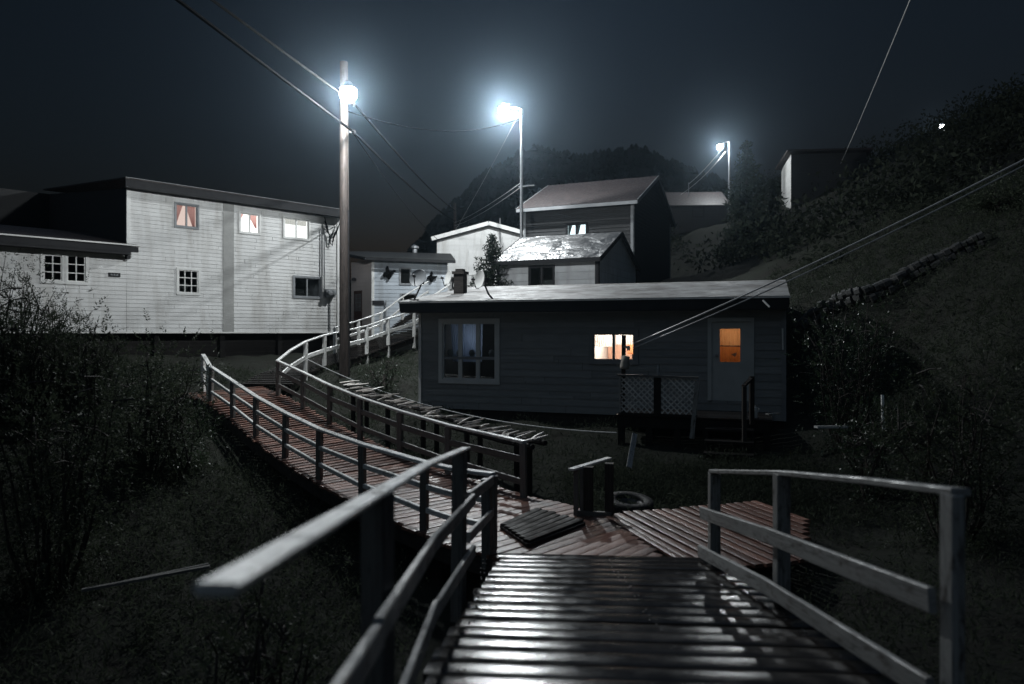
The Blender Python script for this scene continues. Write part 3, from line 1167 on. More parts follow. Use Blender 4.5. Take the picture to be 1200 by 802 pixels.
for k in range(4):
    pts = []
    for j in range(9):
        f = j / 8
        pts.append(e0.lerp(e1, f) + Vector((0, 0, -.35 * math.sin(f * 3.1416) * (1 + .3 * k) + .14 * k * (1 - f) - .1 * (f > .3) * (f < .6) * k)))
    mb.tube(pts, .016, 5)
mb.build('cable_loop', M_cable, ms)

# --- brown cottage in the middle
BU = Vector((.944, -.33, 0)).normalized()
BW = Wall((-2.24, 17.45), (BU.x, BU.y))
cot = thing('dark_cottage', (1.5, 16, -1.9), 'low dark clapboard cottage with a pale felt roof and a lit kitchen window', 'house')
tR = BW.t(921)
zE = lambda t: .50
wz0, wz1 = -1.8, .56
w_big = BW.rect(519, 378.5, 581, 445)
w_kit = BW.rect(695, 391, 743.5, 422.5)
d_rc = BW.rect(834, 377, 879, 470)
mb = MB()
siding(mb, BW, wz0, wz1, lambda z: (0, tR), [w_big, w_kit, d_rc], .16, .011)
BD = 7.0
BWd = BW
quad(mb, BW.p(tR, wz0, 0), BW.p(tR, wz0, -BD), BW.p(tR, wz1, -BD), BW.p(tR, wz1, 0))
mb.face([BW.p(tR, wz1, 0), BW.p(tR, wz1, -BD), BW.p(tR, 1.2, -3.9)])
quad(mb, BW.p(0, wz0, -BD), BW.p(0, wz0, 0), BW.p(0, wz1, 0), BW.p(0, wz1, -BD))
mb.face([BW.p(0, wz1, -BD), BW.p(0, wz1, 0), BW.p(0, 1.2, -3.9)])
quad(mb, BW.p(tR, wz0, -BD), BW.p(0, wz0, -BD), BW.p(0, wz1, -BD), BW.p(tR, wz1, -BD))
mb.build('wall', M_dark_wall, cot)
# roof
eL = BW.t(474)
eR = BW.t(926)
ze = .72
ov = .32
mb = MB()
zr = 1.34
for i in range(5):
    f0, f1 = i / 5, (i + 1) / 5
    o0, o1 = ov - (ov + 3.9) * f0, ov - (ov + 3.9) * f1
    lift = .0035 * (5 - i)
    mb.slab([BW.p(eL, ze + (zr - ze) * f0 + lift, o0), BW.p(eR + random.uniform(-.02, .02), ze + (zr - ze) * f0 + lift, o0), BW.p(eR + random.uniform(-.02, .02), ze + (zr - ze) * f1 + lift, o1 - .03), BW.p(eL, ze + (zr - ze) * f1 + lift, o1 - .03)], .015, r=random.random())
mb.slab([BW.p(eL, zr + .004, -3.9), BW.p(eR, zr + .004, -3.9), BW.p(eR, ze, -BD - ov), BW.p(eL, ze, -BD - ov)], .05)
rf = mb.build('roof', M_felt, cot)
mb = MB()
frame_piece(mb, BW, eL + .03, eR - .03, .50, .70, ov - .05, ov - .01)
frame_piece(mb, BW, eL + .05, eR - .05, .47, .50, .0, ov - .012)
for tt in (eL + .02, eR - .06):
    for a0, a1, z0, z1 in ((ov - .02, -3.9, ze, zr),):
        mb.beam(BW.p(tt + .02, z0 - .1, a0), BW.p(tt + .02, z1 - .1, a1), .04, .17)
mb.build('fascia', M_dark_trim, rf)
mb = MB()
frame_piece(mb, BW, eL, eR, .695, .725, ov + .004, ov + .016)
mb.build('drip_edge', M_trim_white, rf)
# chimney
cp = at(539.5, 342, 19.0)
mb = MB()
for i in range(5):
    mb.box((cp.x, cp.y, cp.z - .35 + i * .16 + .08), (.27 - .006 * (i % 2), .27 - .006 * (i % 2), .157), -.33)
mb.box((cp.x, cp.y, cp.z + .49), (.34, .34, .07), -.33)
mb.box((cp.x, cp.y, cp.z + .56), (.20, .20, .06), -.33)
mb.build('chimney', M_joist, rf)
# corner boards, bracket, rod
mb = MB()
corner_board(mb, BW, .04, wz0, wz1 - .1, .07, .035)
mb.build('corner_board', M_trim_white, cot)
mb = MB()
corner_board(mb, BW, tR - .04, wz0, wz1 - .1, .09, .035)
mb.build('corner_board', M_trim_grey, cot)
# large three-light window
w = window(cot, BW, w_big, mat_plain('pale_grey_frame', (.62, .63, .62), (.52, .53, .52), .55, 3, .1), 3, 1, fw=.10, mun=.10, depth=2.2, name='window')
t0, t1, z0, z1 = w_big
mb = MB()
zm = BW.z(549, 420)
frame_piece(mb, BW, t0 + .03, t1 - .03, zm - .03, zm + .03, -.046, .008)
mb.build('transom_bar', M_trim_grey, w)
M_sheer = mat_cloth('blue_white_curtain', (.52, .60, .75), .55)
curtain(w, BW, ((t0 + .05, t0 + .1), (t0 + (t1 - t0) * .66, t0 + (t1 - t0) * .64), zm - .1, z1 - .02), -.35, M_sheer, 16, amp=.035)
mb = MB()
for k in range(5):
    x = t0 + .1 + k * .26
    mb.lathe([(.0, 0), (.05, .01), (.075, .09), (.05, .16), (.0, .17)], BW.p(x + random.uniform(-.05, .05), zm + .03, -.2), n=10)
frame_piece(mb, BW, t0 + .02, t1 - .02, zm - .01, zm + .028, -.32, -.1)
mb.build('sill_ornament', M_siding_grey, w)
point_light('television_glow', BW.p(t0 + (t1 - t0) * .42, zm + .45, -.75), 3.4, (.82, .89, 1.0), .12)

# kitchen window with a warm room behind it
M_kit_wall = mat_plain('cream_kitchen_wall', (.84, .77, .71), (.78, .70, .64), .7, 3, .05)
w = window(cot, BW, w_kit, M_trim_grey, 2, 1, fw=.085, mun=.055, depth=1.9, room_mat=M_kit_wall, name='lit_window')
t0, t1, z0, z1 = w_kit
mb = MB()
frame_piece(mb, BW, t0 - .04, t0 + (t1 - t0) * .60, z0 - .04, z0 + (z1 - z0) * .52, -1.85, -1.80)
mb.build('dado', mat_plain('peach_dado', (.80, .47, .34), (.74, .42, .30), .6, 3, .05), w)
mb = MB()
ca, cb = t0 + (t1 - t0) * .58, t1 + .03
frame_piece(mb, BW, ca, cb, z0 + .1, z0 + (z1 - z0) * .56, -1.6, -1.25)
frame_piece(mb, BW, ca + .03, (ca + cb) / 2 - .01, z0 + .13, z0 + (z1 - z0) * .53, -1.25, -1.23)
frame_piece(mb, BW, (ca + cb) / 2 + .01, cb - .03, z0 + .13, z0 + (z1 - z0) * .53, -1.25, -1.23)
mb.build('cupboard', mat_plain('orange_pine', (.62, .23, .09), (.5, .17, .07), .5, 4, .05), w)
M_net = mat_cloth('net_curtain', (.84, .81, .79), .85)
curtain(w, BW, ((t0, t0), (t0 + (t1 - t0) * .47, t0 + (t1 - t0) * .47), z0 + (z1 - z0) * .5, z1), -.12, M_net, 9)
curtain(w, BW, ((t0 + (t1 - t0) * .53, t0 + (t1 - t0) * .53), (t1, t1), z0 + (z1 - z0) * .6, z1), -.12, M_net, 8)
point_light('kitchen_lamp', BW.p((t0 + t1) / 2, z1 - .05, -.75), 40, (1.0, .90, .82), .1)

# door with a lit orange pane
t0, t1, z0, z1 = d_rc
gw = BW.rect(843.5, 385.5, 867.5, 424.5)
mb = MB()
for a in ((t0, t1, gw[3], z1), (t0, t1, z0, gw[2]), (t0, gw[0], gw[2], gw[3]), (gw[1], t1, gw[2], gw[3])):
    frame_piece(mb, BW, *a, -.05, -.005)
for a in ((t0 - .08, t0, z0, z1 + .08), (t1, t1 + .08, z0, z1 + .08), (t0, t1, z1, z1 + .08)):
    frame_piece(mb, BW, *a, -.03, .035)
M_door = mat_plain('grey_green_door', (.50, .52, .51), (.42, .44, .43), .5, 3, .05)
door = mb.build('door', M_door, cot)
mb = MB()
frame_piece(mb, BW, gw[0], gw[1], gw[2], gw[3], -.04, -.034)
mb.build('pane', M_glass, door)
mb = MB()
a, b = .06, .9
c0 = [BW.p(t0 - .1, z0, -a), BW.p(t1 + .1, z0, -a), BW.p(t1 + .1, z1, -a), BW.p(t0 - .1, z1, -a)]
c1 = [BW.p(t0 - .1, z0, -b), BW.p(t1 + .1, z0, -b), BW.p(t1 + .1, z1, -b), BW.p(t0 - .1, z1, -b)]
mb.face(c1)
for i in range(4):
    j = (i + 1) % 4
    mb.face([c0[i], c1[i], c1[j], c0[j]])
mb.build('hall_recess', mat_plain('ochre_hall', (.55, .34, .18), (.5, .3, .16), .7, 3, .05), door)
M_amber = mat_cloth('amber_blind', (.60, .34, .17), .8)
zmid = gw[2] + (gw[3] - gw[2]) * .48
curtain(door, BW, ((gw[0] - .02, gw[0] - .02), (gw[1] + .02, gw[1] + .02), zmid + .01, gw[3] + .02), -.10, M_amber, 5, 'blind', .008)
curtain(door, BW, ((gw[0] - .02, gw[0] - .02), (gw[1] + .02, gw[1] + .02), gw[2] - .02, zmid - .01), -.115, mat_cloth('brown_blind', (.55, .22, .07), .7), 5, 'blind', .008)
mb = MB()
frame_piece(mb, BW, gw[0], gw[1], zmid - .012, zmid + .012, -.085, -.07)
mb.build('glazing_bar', M_door, door)
mb = MB()
xx = gw[1] - .13
mb.face([BW.p(xx - .05, gw[2] + .16, -.07), BW.p(xx + .03, gw[2] + .10, -.07), BW.p(xx + .06, gw[2] + .2, -.07)])
mb.face([BW.p(xx - .05, gw[2] + .16, -.075), BW.p(xx + .06, gw[2] + .2, -.075), BW.p(xx + .03, gw[2] + .10, -.075)])
mb.build('paper_note', M_paper, door)
mb = MB()
mb.lathe([(0, .06), (.03, .055), (.034, .03), (.015, .02), (.015, 0)], BW.p(t0 + .1, z0 + .95, -.005), BW.n, 12)
mb.build('handle', M_metal, door)
point_light('hall_lamp', BW.p((t0 + t1) / 2, z1 - .25, -.5), 4.4, (1.0, .76, .56), .08)
mb = MB()
mb.tube([BW.p(BW.t(917.5), BW.z(917, 410), .07), BW.p(BW.t(917), BW.z(917, 385), .07)], .018)
mb.build('drain_pipe', M_trim_white, cot)
mb = MB()
mb.beam(at(894, 352, 14.15), at(902, 360, 14.05), .03, .03)
mb.build('eave_bracket', M_trim_white, cot)
# skirting below the wall
mb = MB()
quad(mb, BW.p(.02, -2.9, -.06), BW.p(tR - .02, -2.9, -.06), BW.p(tR - .02, wz0, -.06), BW.p(.02, wz0, -.06))
quad(mb, BW.p(.02, -2.9, -BD), BW.p(.02, -2.9, -.06), BW.p(.02, wz0, -.06), BW.p(.02, wz0, -BD))
quad(mb, BW.p(tR - .02, -2.9, -.06), BW.p(tR - .02, -2.9, -BD), BW.p(tR - .02, wz0, -BD), BW.p(tR - .02, wz0, -.06))
frame_piece(mb, BW, BW.t(601), BW.t(628), BW.z(615, 499), BW.z(615, 481), -.05, .0)
mb.build('skirting', M_joist, cot)

# --- porch with its lattice screen
PW = Wall(tuple(BW.p(0, 0, 1.35))[:2], (BU.x, BU.y))
pz = -1.62
p0, p1 = PW.t(722), PW.t(905)
porch = thing('porch', PW.p((p0 + p1) / 2, pz), 'unlit plank porch with steps under the cottage door', 'porch')
mb = MB()
for i in range(9):
    o = -1.26 + i * .155
    mb.board(PW.p(p0, pz, o), PW.p(p1, pz + .0, o), .14, .04, .008)
mb.build('floor', M_ramp, porch)
mb = MB()
frame_piece(mb, PW, p0 + .03, p1 - .03, pz - .25, pz - .05, -.04, .03)
for tt in np.linspace(p0 + .1, p1 - .1, 6):
    frame_piece(mb, PW, tt - .06, tt + .06, -3.0, pz - .25, -.1, .02)
mb.build('frame', M_joist, porch)
s0, s1 = PW.t(828), PW.t(884)
for i in range(3):
    mb = MB()
    frame_piece(mb, PW, s0, s1, pz - .19 * (i + 1) - .03, pz - .19 * (i + 1) + .01, .06 + .25 * i, .34 + .25 * i)
    frame_piece(mb, PW, s0, s0 + .05, pz - .19 * (i + 1) - .5, pz - .19 * (i + 1) - .03, .06 + .25 * i, .3 + .25 * i)
    frame_piece(mb, PW, s1 - .05, s1, pz - .19 * (i + 1) - .5, pz - .19 * (i + 1) - .03, .06 + .25 * i, .3 + .25 * i)
    mb.build('step', M_joist, porch)
mb = MB()
mb.beam(PW.p(PW.t(881), PW.z(881, 443), .05), PW.p(PW.t(872), PW.z(872, 451), .45), .07, .04)
mb.beam(PW.p(PW.t(881), pz - .1, .05), PW.p(PW.t(881), PW.z(881, 441), .05), .08, .08)
mb.beam(PW.p(PW.t(873), -2.6, .45), PW.p(PW.t(873), PW.z(873, 451), .45), .07, .07)
mb.build('hand_rail', M_joist, porch)

lat = thing('lattice_screen', PW.p(PW.t(775), pz, .06), 'diamond lattice screen fixed to the porch rail with a leaning corner post', 'screen')
la, lb = PW.t(729), PW.t(816)
lz0, lz1 = PW.z(772, 484.5), PW.z(772, 442)
mb = MB()
stp = .115
hh = lz1 - lz0
ww = lb - la
for sgn, o in ((1, .055), (-1, .07)):
    k = -hh
    while k < ww:
        # line from (k,0) with slope 1, clipped
        a = max(k, 0)
        b = min(k + hh, ww)
        if b - a > .02:
            za, zb = a - k, b - k
            if sgn < 0:
                za, zb = hh - za, hh - zb
            mb.beam(PW.p(la + a, lz0 + za, o), PW.p(la + b, lz0 + zb, o), .014, .026, up=PW.n.cross(Vector((1, 0, 1))))
        k += stp
mb.build('lattice', M_white_paint, lat)
mb = MB()
tm = PW.t(771)
frame_piece(mb, PW, tm - .07, tm + .07, lz0 - .02, lz1 + .02, .03, .09)
frame_piece(mb, PW, la - .04, lb + .02, lz0 - .05, lz0, .03, .09)
mb.build('mid_post', M_joist, lat)
mb = MB()
mb.beam(PW.p(la - .09, lz1 + .03, .07), PW.p(lb + .05, lz1 + .0, .07), .09, .04)
mb.build('top_rail', M_post, lat)
mb = MB()
mb.beam(PW.p(PW.t(811.5), PW.z(811, 513), .12), PW.p(PW.t(818), PW.z(818, 446), .12), .085, .05, up=tuple(PW.n))
mb.build('corner_post', M_grey_paint, lat)
mb = MB()
frame_piece(mb, PW, la - .045, la - .01, lz0, lz1 + .01, .05, .1)
mb.build('edge_strip', M_white_paint, lat)

# clothes-line post on the porch
cpb = PW.p(PW.t(730.5), pz, .0)
cl = thing('clothesline_post', cpb, 'dark clothesline post with a pale peg bag standing before the lit kitchen window', 'post')
mb = MB()
mb.beam(cpb, PW.p(PW.t(731), PW.z(731, 393), .0), .075, .075, up=(.3, 1, 0))
mb.lathe([(0, .0), (.06, .005), (.06, .03), (0, .04)], PW.p(PW.t(731), PW.z(731, 392), 0), n=10)
mb.build('post', M_joist, cl)
mb = MB()
pc = PW.p(PW.t(737), PW.z(737, 408), .03)
mb.lathe([(.0, -.02), (.06, -.02), (.045, 0), (.06, .02), (0, .02)], pc, Vector((1, .1, 0)), 16)
mb.beam(pc, PW.p(PW.t(731), PW.z(731, 406), .03), .03, .04)
mb.build('pulley', M_metal, cl)
mb = MB()
bc = PW.p(PW.t(733.5), PW.z(733.5, 424), .09)
mb.lathe([(0, -.15), (.085, -.145), (.095, -.10), (.08, .02), (.09, .10), (.04, .12), (0, .125)], bc, (0.1, 0, 1), 12)
mb.build('peg_bag', mat_plain('pale_cloth_bag', (.40, .37, .33), (.28, .26, .23), .9, 8, .4), cl, smooth=True)
mb = MB()
mb.lathe([(0, 0), (.03, 0), (.03, .13), (.012, .17), (.012, .2), (0, .2)], PW.p(PW.t(771.5), lz1 + .045, .07), n=10)
o = mb.build('bottle', M_siding_grey)
tag(o, 'small bottle standing on the top rail of the lattice screen', 'bottle')

# --- shed with the shiny roof
SU = (.913, -.407)


def gable_house(name, label, cat, o, u, wlen, depth, z0, zeave, zpeak, m_front, m_side, m_roof, m_trim, openings=(), bh=.16, ov=.25, rake=.2, th=.06, front_bh=None, corner=.1):
    W = Wall(o, u)
    S = Wall(tuple(W.p(wlen, 0, 0))[:2], tuple(-W.n)[:2])     # right gable end
    t = thing(name, W.p(wlen / 2, z0), label, cat)
    mb = MB()
    siding(mb, W, z0, zeave, lambda z: (0, wlen), openings, front_bh or bh, .015)
    mb.build('wall', m_front, t)
    mb = MB()

    def sp(z):
        if z <= zeave:
            return (0, depth)
        f = min(1, (z - zeave) / (zpeak - zeave))
        return (depth / 2 * f, depth - depth / 2 * f)
    siding(mb, S, z0, zpeak, sp, (), bh, .012)
    mb.build('gable_wall', m_side, t)
    mb = MB()
    quad(mb, W.p(wlen, z0, -depth), W.p(0, z0, -depth), W.p(0, zeave, -depth), W.p(wlen, zeave, -depth))
    mb.face([W.p(0, z0, -depth), W.p(0, z0, 0), W.p(0, zeave, 0), W.p(0, zpeak, -depth / 2), W.p(0, zeave, -depth)])
    mb.build('rear_wall', m_side, t)
    mb = MB()
    sl = (zpeak - zeave) / (depth / 2)
    zo = zeave - sl * ov
    up = th + .02
    mb.slab([W.p(-rake, zo + up, ov), W.p(wlen + rake, zo + up, ov), W.p(wlen + rake, zpeak + up, -depth / 2), W.p(-rake, zpeak + up, -depth / 2)], th)
    mb.slab([W.p(wlen + rake, zo + up, -depth - ov), W.p(-rake, zo + up, -depth - ov), W.p(-rake, zpeak + up, -depth / 2 - .002), W.p(wlen + rake, zpeak + up, -depth / 2 - .002)], th)
    rf = mb.build('roof', m_roof, t)
    mb = MB()
    for tt in (-rake - .012, wlen + rake + .012):
        for a, b in ((ov, -depth / 2), (-depth - ov, -depth / 2)):
            mb.beam(W.p(tt, zo + up - .07, a), W.p(tt, zpeak + up - .07, b), .022, .16)
    frame_piece(mb, W, -rake, wlen + rake, zo - .06, zo + up - .02, ov + .003, ov + .02)
    mb.build('barge_board', m_trim, rf)
    for V, tt in ((W, corner / 2), (W, wlen - corner / 2), (S, corner / 2), (S, depth - corner / 2)):
        mb = MB()
        corner_board(mb, V, tt, z0, zeave, corner, .03)
        mb.build('corner_board', m_trim, t)
    return t, W, S, rf


# wrinkled wet felt for the shed
m, nt, b = nodes_of('wrinkled_wet_felt')
nz = mapped_noise(nt, 'Object', (1, 1, 1), 2.2, 5, .6)
r = ramp_node(nt, [(.35, (.03, .03, .03)), (.6, (.07, .07, .07))])
link(nt, nz.outputs['Fac'], r.inputs['Fac'])
link(nt, r.outputs['Color'], b.inputs['Base Color'])
b.inputs['Roughness'].default_value = .36
b.inputs['Specular IOR Level'].default_value = .9
tc = nt.nodes.new('ShaderNodeTexCoord')
vo = nt.nodes.new('ShaderNodeTexVoronoi')
vo.feature = 'DISTANCE_TO_EDGE'
vo.inputs['Scale'].default_value = 1.5
dn_ = mapped_noise(nt, 'Object', (1, 1, 1), 1.6, 3, .6)
mxv = nt.nodes.new('ShaderNodeMix')
mxv.data_type = 'VECTOR'
mxv.inputs[0].default_value = .45
link(nt, tc.outputs['Object'], mxv.inputs[4])
link(nt, dn_.outputs['Color'], mxv.inputs[5])
link(nt, mxv.outputs[1], vo.inputs['Vector'])
mp = nt.nodes.new('ShaderNodeMapRange')
mp.inputs['From Max'].default_value = .30
link(nt, vo.outputs['Distance'], mp.inputs['Value'])
n2 = mapped_noise(nt, 'Object', (1, 1, 1), 4, 5, .6)
ad = nt.nodes.new('ShaderNodeMath')
ad.operation = 'MULTIPLY_ADD'
ad.inputs[1].default_value = .5
link(nt, n2.outputs['Fac'], ad.inputs[0])
link(nt, mp.outputs['Result'], ad.inputs[2])
bp = nt.nodes.new('ShaderNodeBump')
bp.inputs['Strength'].default_value = .55
bp.inputs['Distance'].default_value = .10
link(nt, ad.outputs['Value'], bp.inputs['Height'])
link(nt, bp.outputs['Normal'], b.inputs['Normal'])
M_wet_felt = m

o_s = Vector((2.79, 23.5, 0)) - Vector((*SU, 0)) * 3.62
Ws = Wall(o_s[:2], SU)
s_op = Ws.rect(621, 313, 648.5, 345)
shed, WS, SS, _ = gable_house('garden_shed', 'grey sided shed with a wet shiny roof just behind the cottage roof', 'shed', o_s[:2], SU, 3.62, 4.9, -.6, 2.44, 3.5, M_siding_grey, M_siding_blue, M_wet_felt, M_dark_trim, [s_op], .26, ov=.2, rake=.12)
window(shed, WS, s_op, M_dark_trim, 2, 1, fw=.05, mun=.07, depth=.8)

# --- tall dark house behind
o_b = Vector((4.68, 28.0, 0)) - Vector((*SU, 0)) * 4.6
Wb = Wall(o_b[:2], SU)
b_op = Wb.rect(664.5, 263, 687, 276.5)
big, WB, SB, _ = gable_house('dark_house', 'tall dark gabled house with one small bright window, above the shed', 'house', o_b[:2], SU, 4.6, 6.8, 0.2, 5.1, 6.62, M_dark_wall2, M_dark_wall2, M_shingle, M_trim_grey, [b_op], .15, ov=.25, rake=.22, th=.07)
w = window(big, WB, b_op, M_dark_trim, 2, 1, fw=.06, mun=.10, depth=.5, room_mat=mat_emit('cool_lit_room', (.82, .95, 1.0), 2.2), name='lit_window')
t0, t1, z0, z1 = b_op
M_leafcloth = mat_cloth('dark_net', (.06, .07, .07), .3)
curtain(w, WB, ((t0, t0), (t0 + (t1 - t0) * .22, t0 + (t1 - t0) * .05), z0, z1), -.15, M_leafcloth, 4)
curtain(w, WB, ((t0 + (t1 - t0) * .42, t0 + (t1 - t0) * .44), (t0 + (t1 - t0) * .66, t0 + (t1 - t0) * .55), z0 + .1, z1), -.15, M_leafcloth, 3)
curtain(w, WB, ((t1 - (t1 - t0) * .1, t1 - (t1 - t0) * .04), (t1, t1), z0, z1), -.15, M_leafcloth, 3)

# --- bright white gabled building
gy = 37.0
GX0, GX1, GXP = (512 - 600) / F * gy, (634 - 600) / F * gy, (573 - 600) / F * gy
GW = Wall((GX0, gy), (1, 0))
gw_len = GX1 - GX0
ge, gp = (390 - 280) / F * gy, (390 - 263.5) / F * gy
hall = thing('white_gable_building', (GXP, gy, 1), 'bright white gable-fronted building beyond the chimney and the small spruce', 'building')
mb = MB()


def spg(z):
    if z <= ge:
        return (0, gw_len)
    f = min(1, (z - ge) / (gp - ge))
    return (gw_len / 2 * f, gw_len - gw_len / 2 * f)


siding(mb, GW, 0, gp, spg, (), .28, .008)
quad(mb, GW.p(0, 0, -8), GW.p(0, 0, 0), GW.p(0, ge, 0), GW.p(0, ge, -8))
quad(mb, GW.p(gw_len, 0, 0), GW.p(gw_len, 0, -8), GW.p(gw_len, ge, -8), GW.p(gw_len, ge, 0))
mb.build('wall', M_siding, hall)
mb = MB()
for sx in (0, 1):
    e = -.22 if sx == 0 else gw_len + .22
    ze_ = ge - .22 * (gp - ge) / (gw_len / 2)
    a = [GW.p(e, ze_ + .12, .3), GW.p(gw_len / 2, gp + .12, .3), GW.p(gw_len / 2, gp + .12, -8.2), GW.p(e, ze_ + .12, -8.2)]
    mb.slab(a if sx == 0 else [a[1], a[0], a[3], a[2]], .06)
rf = mb.build('roof', M_shingle, hall)
mb = MB()
for sx in (0, 1):
    e = -.24 if sx == 0 else gw_len + .24
    mb.beam(GW.p(e, ze_ + .02, .33), GW.p(gw_len / 2, gp + .03, .33), .03, .2)
mb.build('barge_board', M_trim_white, rf)
mb = MB()
mb.beam(GW.p(-.03, ge - .09, .25), GW.p(gw_len / 2, gp - .09, .25), .05, .05)
mb.beam(GW.p(gw_len + .03, ge - .09, .25), GW.p(gw_len / 2, gp - .09, .25), .05, .05)
mb.build('soffit_strip', M_dark_trim, rf)
mb = MB()
mb.tube([GW.p(GW.t(586), gp - 1.6, .08), GW.p(GW.t(586), (390 - 256) / F * gy, .08)], .03)
mb.build('mast', M_metal, hall)

# --- small blue-grey building with butterflies
CY = 32.0
cb_c = at(435.5, 300, CY)                         # its near left corner
CW = Wall((cb_c.x, cb_c.y), (.995, .10))          # front wall with the butterflies
c_len = CW.t(524.5)
sdir = Vector((-.66, .75, 0)).normalized()
c_end = 1.82
CS = Wall((cb_c.x + sdir.x * c_end, cb_c.y + sdir.y * c_end), (-sdir.x, -sdir.y))
store = thing('blue_grey_building', (cb_c.x + 1.5, CY, 0), 'small blue-grey building with two butterfly ornaments and a low dark roof', 'building')
cz0, cz1 = -.3, CW.z(480, 306)
c_ops = [CW.rect(469, 315, 481, 333), CW.rect(470, 345, 487, 362)]
mb = MB()
siding(mb, CW, cz0, cz1, lambda z: (0, c_len), c_ops, .17, .012)
mb.build('wall', M_siding_blue, store)
cd = CS.rect(414.5, 341, 424.5, 384)
mb = MB()
siding(mb, CS, cz0, cz1 + .05, lambda z: (0, c_end), [cd], .17, .012)
mb.build('side_wall', M_siding_cream, store)
mb = MB()
quad(mb, CW.p(c_len, cz0, 0), CW.p(c_len, cz0, -3), CW.p(c_len, cz1, -3), CW.p(c_len, cz1, 0))
quad(mb, CW.p(c_len, cz0, -3), CS.p(0, cz0, 0), CS.p(0, cz1, 0), CW.p(c_len, cz1, -3))
mb.build('rear_wall', M_siding_blue, store)
mb = MB()
R0, R1 = CW.p(-.25, cz1 + .12, .3), CW.p(c_len + .35, cz1 + .02, .3)
R2 = CW.p(c_len + .2, cz1 + .72, -3.4)
R3 = Vector((cb_c.x, cb_c.y, 0)) + sdir * 3.3 + Vector((-.25, 0, cz1 + .72))
mb.slab([R0, R1, R2, R3], .035)
rf = mb.build('roof', mat_plain('dark_grey_roof', (.035, .036, .035), (.018, .018, .018), .55, 6, .6, 25, spec=.25), store)
mb = MB()
mb.beam(R0 + Vector((0, -.02, -.08)), R1 + Vector((0, -.02, -.08)), .03, .10)
mb.beam(R0 + Vector((-.02, 0, -.08)), R3 + Vector((-.02, 0, -.08)), .03, .10)
mb.build('fascia', M_dark_trim, rf)
mb = MB()
q = at(486, 294, 35.5)
mb.lathe([(.12, -.5), (.12, .1), (.2, .12), (.2, .2), (.05, .28), (0, .3)], q, n=12)
mb.build('roof_vent', M_metal, rf)
mb = MB()
corner_board(mb, CW, .06, cz0, cz1, .12, .02)
mb.build('corner_board', M_trim_white, store)
window(store, CW, c_ops[0], M_trim_grey, 1, 1, fw=.04, mun=.03, depth=.6)
window(store, CW, c_ops[1], M_trim_grey, 1, 1, fw=.04, mun=.03, depth=.6)
# door in the side wall
mb = MB()
frame_piece(mb, CS, *cd, -.06, -.01)
M_brown_door = mat_plain('brown_door', (.13, .07, .055), (.09, .05, .04), .5, 5, .1)
dr = mb.build('door', M_brown_door, store)
mb = MB()
a0, a1 = cd[0] + .14, cd[1] - .14
zz0, zz1 = cd[2] + .75, cd[3] - .16
for i in range(5):
    x = a0 + (a1 - a0) * i / 4
    frame_piece(mb, CS, x - .012, x + .012, zz0, zz1, -.008, .012)
for z in np.linspace(zz0, zz1, 5):
    frame_piece(mb, CS, a0, a1, z - .012, z + .012, -.008, .01)
mb.build('door_grille', M_trim_grey, dr)
mb = MB()
frame_piece(mb, CW, CW.t(436.5), CW.t(450), CW.z(443, 357.5), CW.z(443, 352.5), .005, .04)
mb.build('name_board', M_dark_trim, store)
mb = MB()
mb.tube([CW.p(CW.t(452.5), cz0, .07), CW.p(CW.t(452.5), CW.z(452, 352), .07)], .025)
mb.build('drain_pipe', M_metal, store)
mb = MB()
q = CS.p(CS.t(417), CS.z(417, 328.5), .1)
mb.lathe([(0, .12), (.1, .08), (.11, -.02), (0, -.03)], q, n=10)
mb.beam(q, q - CS.n * .1 + Vector((0, 0, .08)), .04, .04)
mb.build('wall_lantern', M_dark_metal, store)


def butterfly(px, py, w, ang, label):
    s = w
    out = []
    half = [(0, .42), (.14, .62), (.42, .95), (.62, .92), (.60, .55), (.42, .22), (.52, -.02), (.48, -.36), (.28, -.5), (.08, -.28), (0, -.3)]
    mb = MB()
    c = CW.p(CW.t(px), CW.z(px, py), .05)
    ca, sa = math.cos(ang), math.sin(ang)

    def P(x, y, o, k=1):
        x, y = x * s * .55, y * s * .55
        return c + CW.u * (x * ca - y * sa) + Vector((0, 0, x * sa + y * ca)) + CW.n * (o + .25 * abs(x) * (1 if k else 0))
    for sg in (-1, 1):
        f = [P(x * sg, y, .012) for x, y in half]
        bk = [P(x * sg, y, -.004) for x, y in half]
        if sg < 0:
            f, bk = f[::-1], bk[::-1]
        mb.face(f)
        mb.face(bk[::-1])
        for i in range(len(f)):
            j = (i + 1) % len(f)
            mb.face([f[i], bk[i], bk[j], f[j]])
    t = thing('butterfly_ornament', c, label, 'ornament', 'butterfly ornaments on the blue-grey wall')
    mb.build('wings', M_cable, t)
    mb = MB()
    mb.tube([P(0, -.35, .03, 0), P(0, .1, .04, 0), P(0, .5, .03, 0)], [.02, .04, .02], 6)
    mb.tube([P(0, .5, .03, 0), P(.12, .8, .03, 0)], .008, 4)
    mb.tube([P(0, .5, .03, 0), P(-.12, .8, .03, 0)], .008, 4)
    mb.build('body', M_cable, t)


butterfly(454.5, 322.5, .66, -.5, 'larger dark butterfly ornament left of the small upper window on the blue-grey wall')
butterfly(504.5, 326.5, .52, -.75, 'smaller dark butterfly ornament beside the left satellite dish')

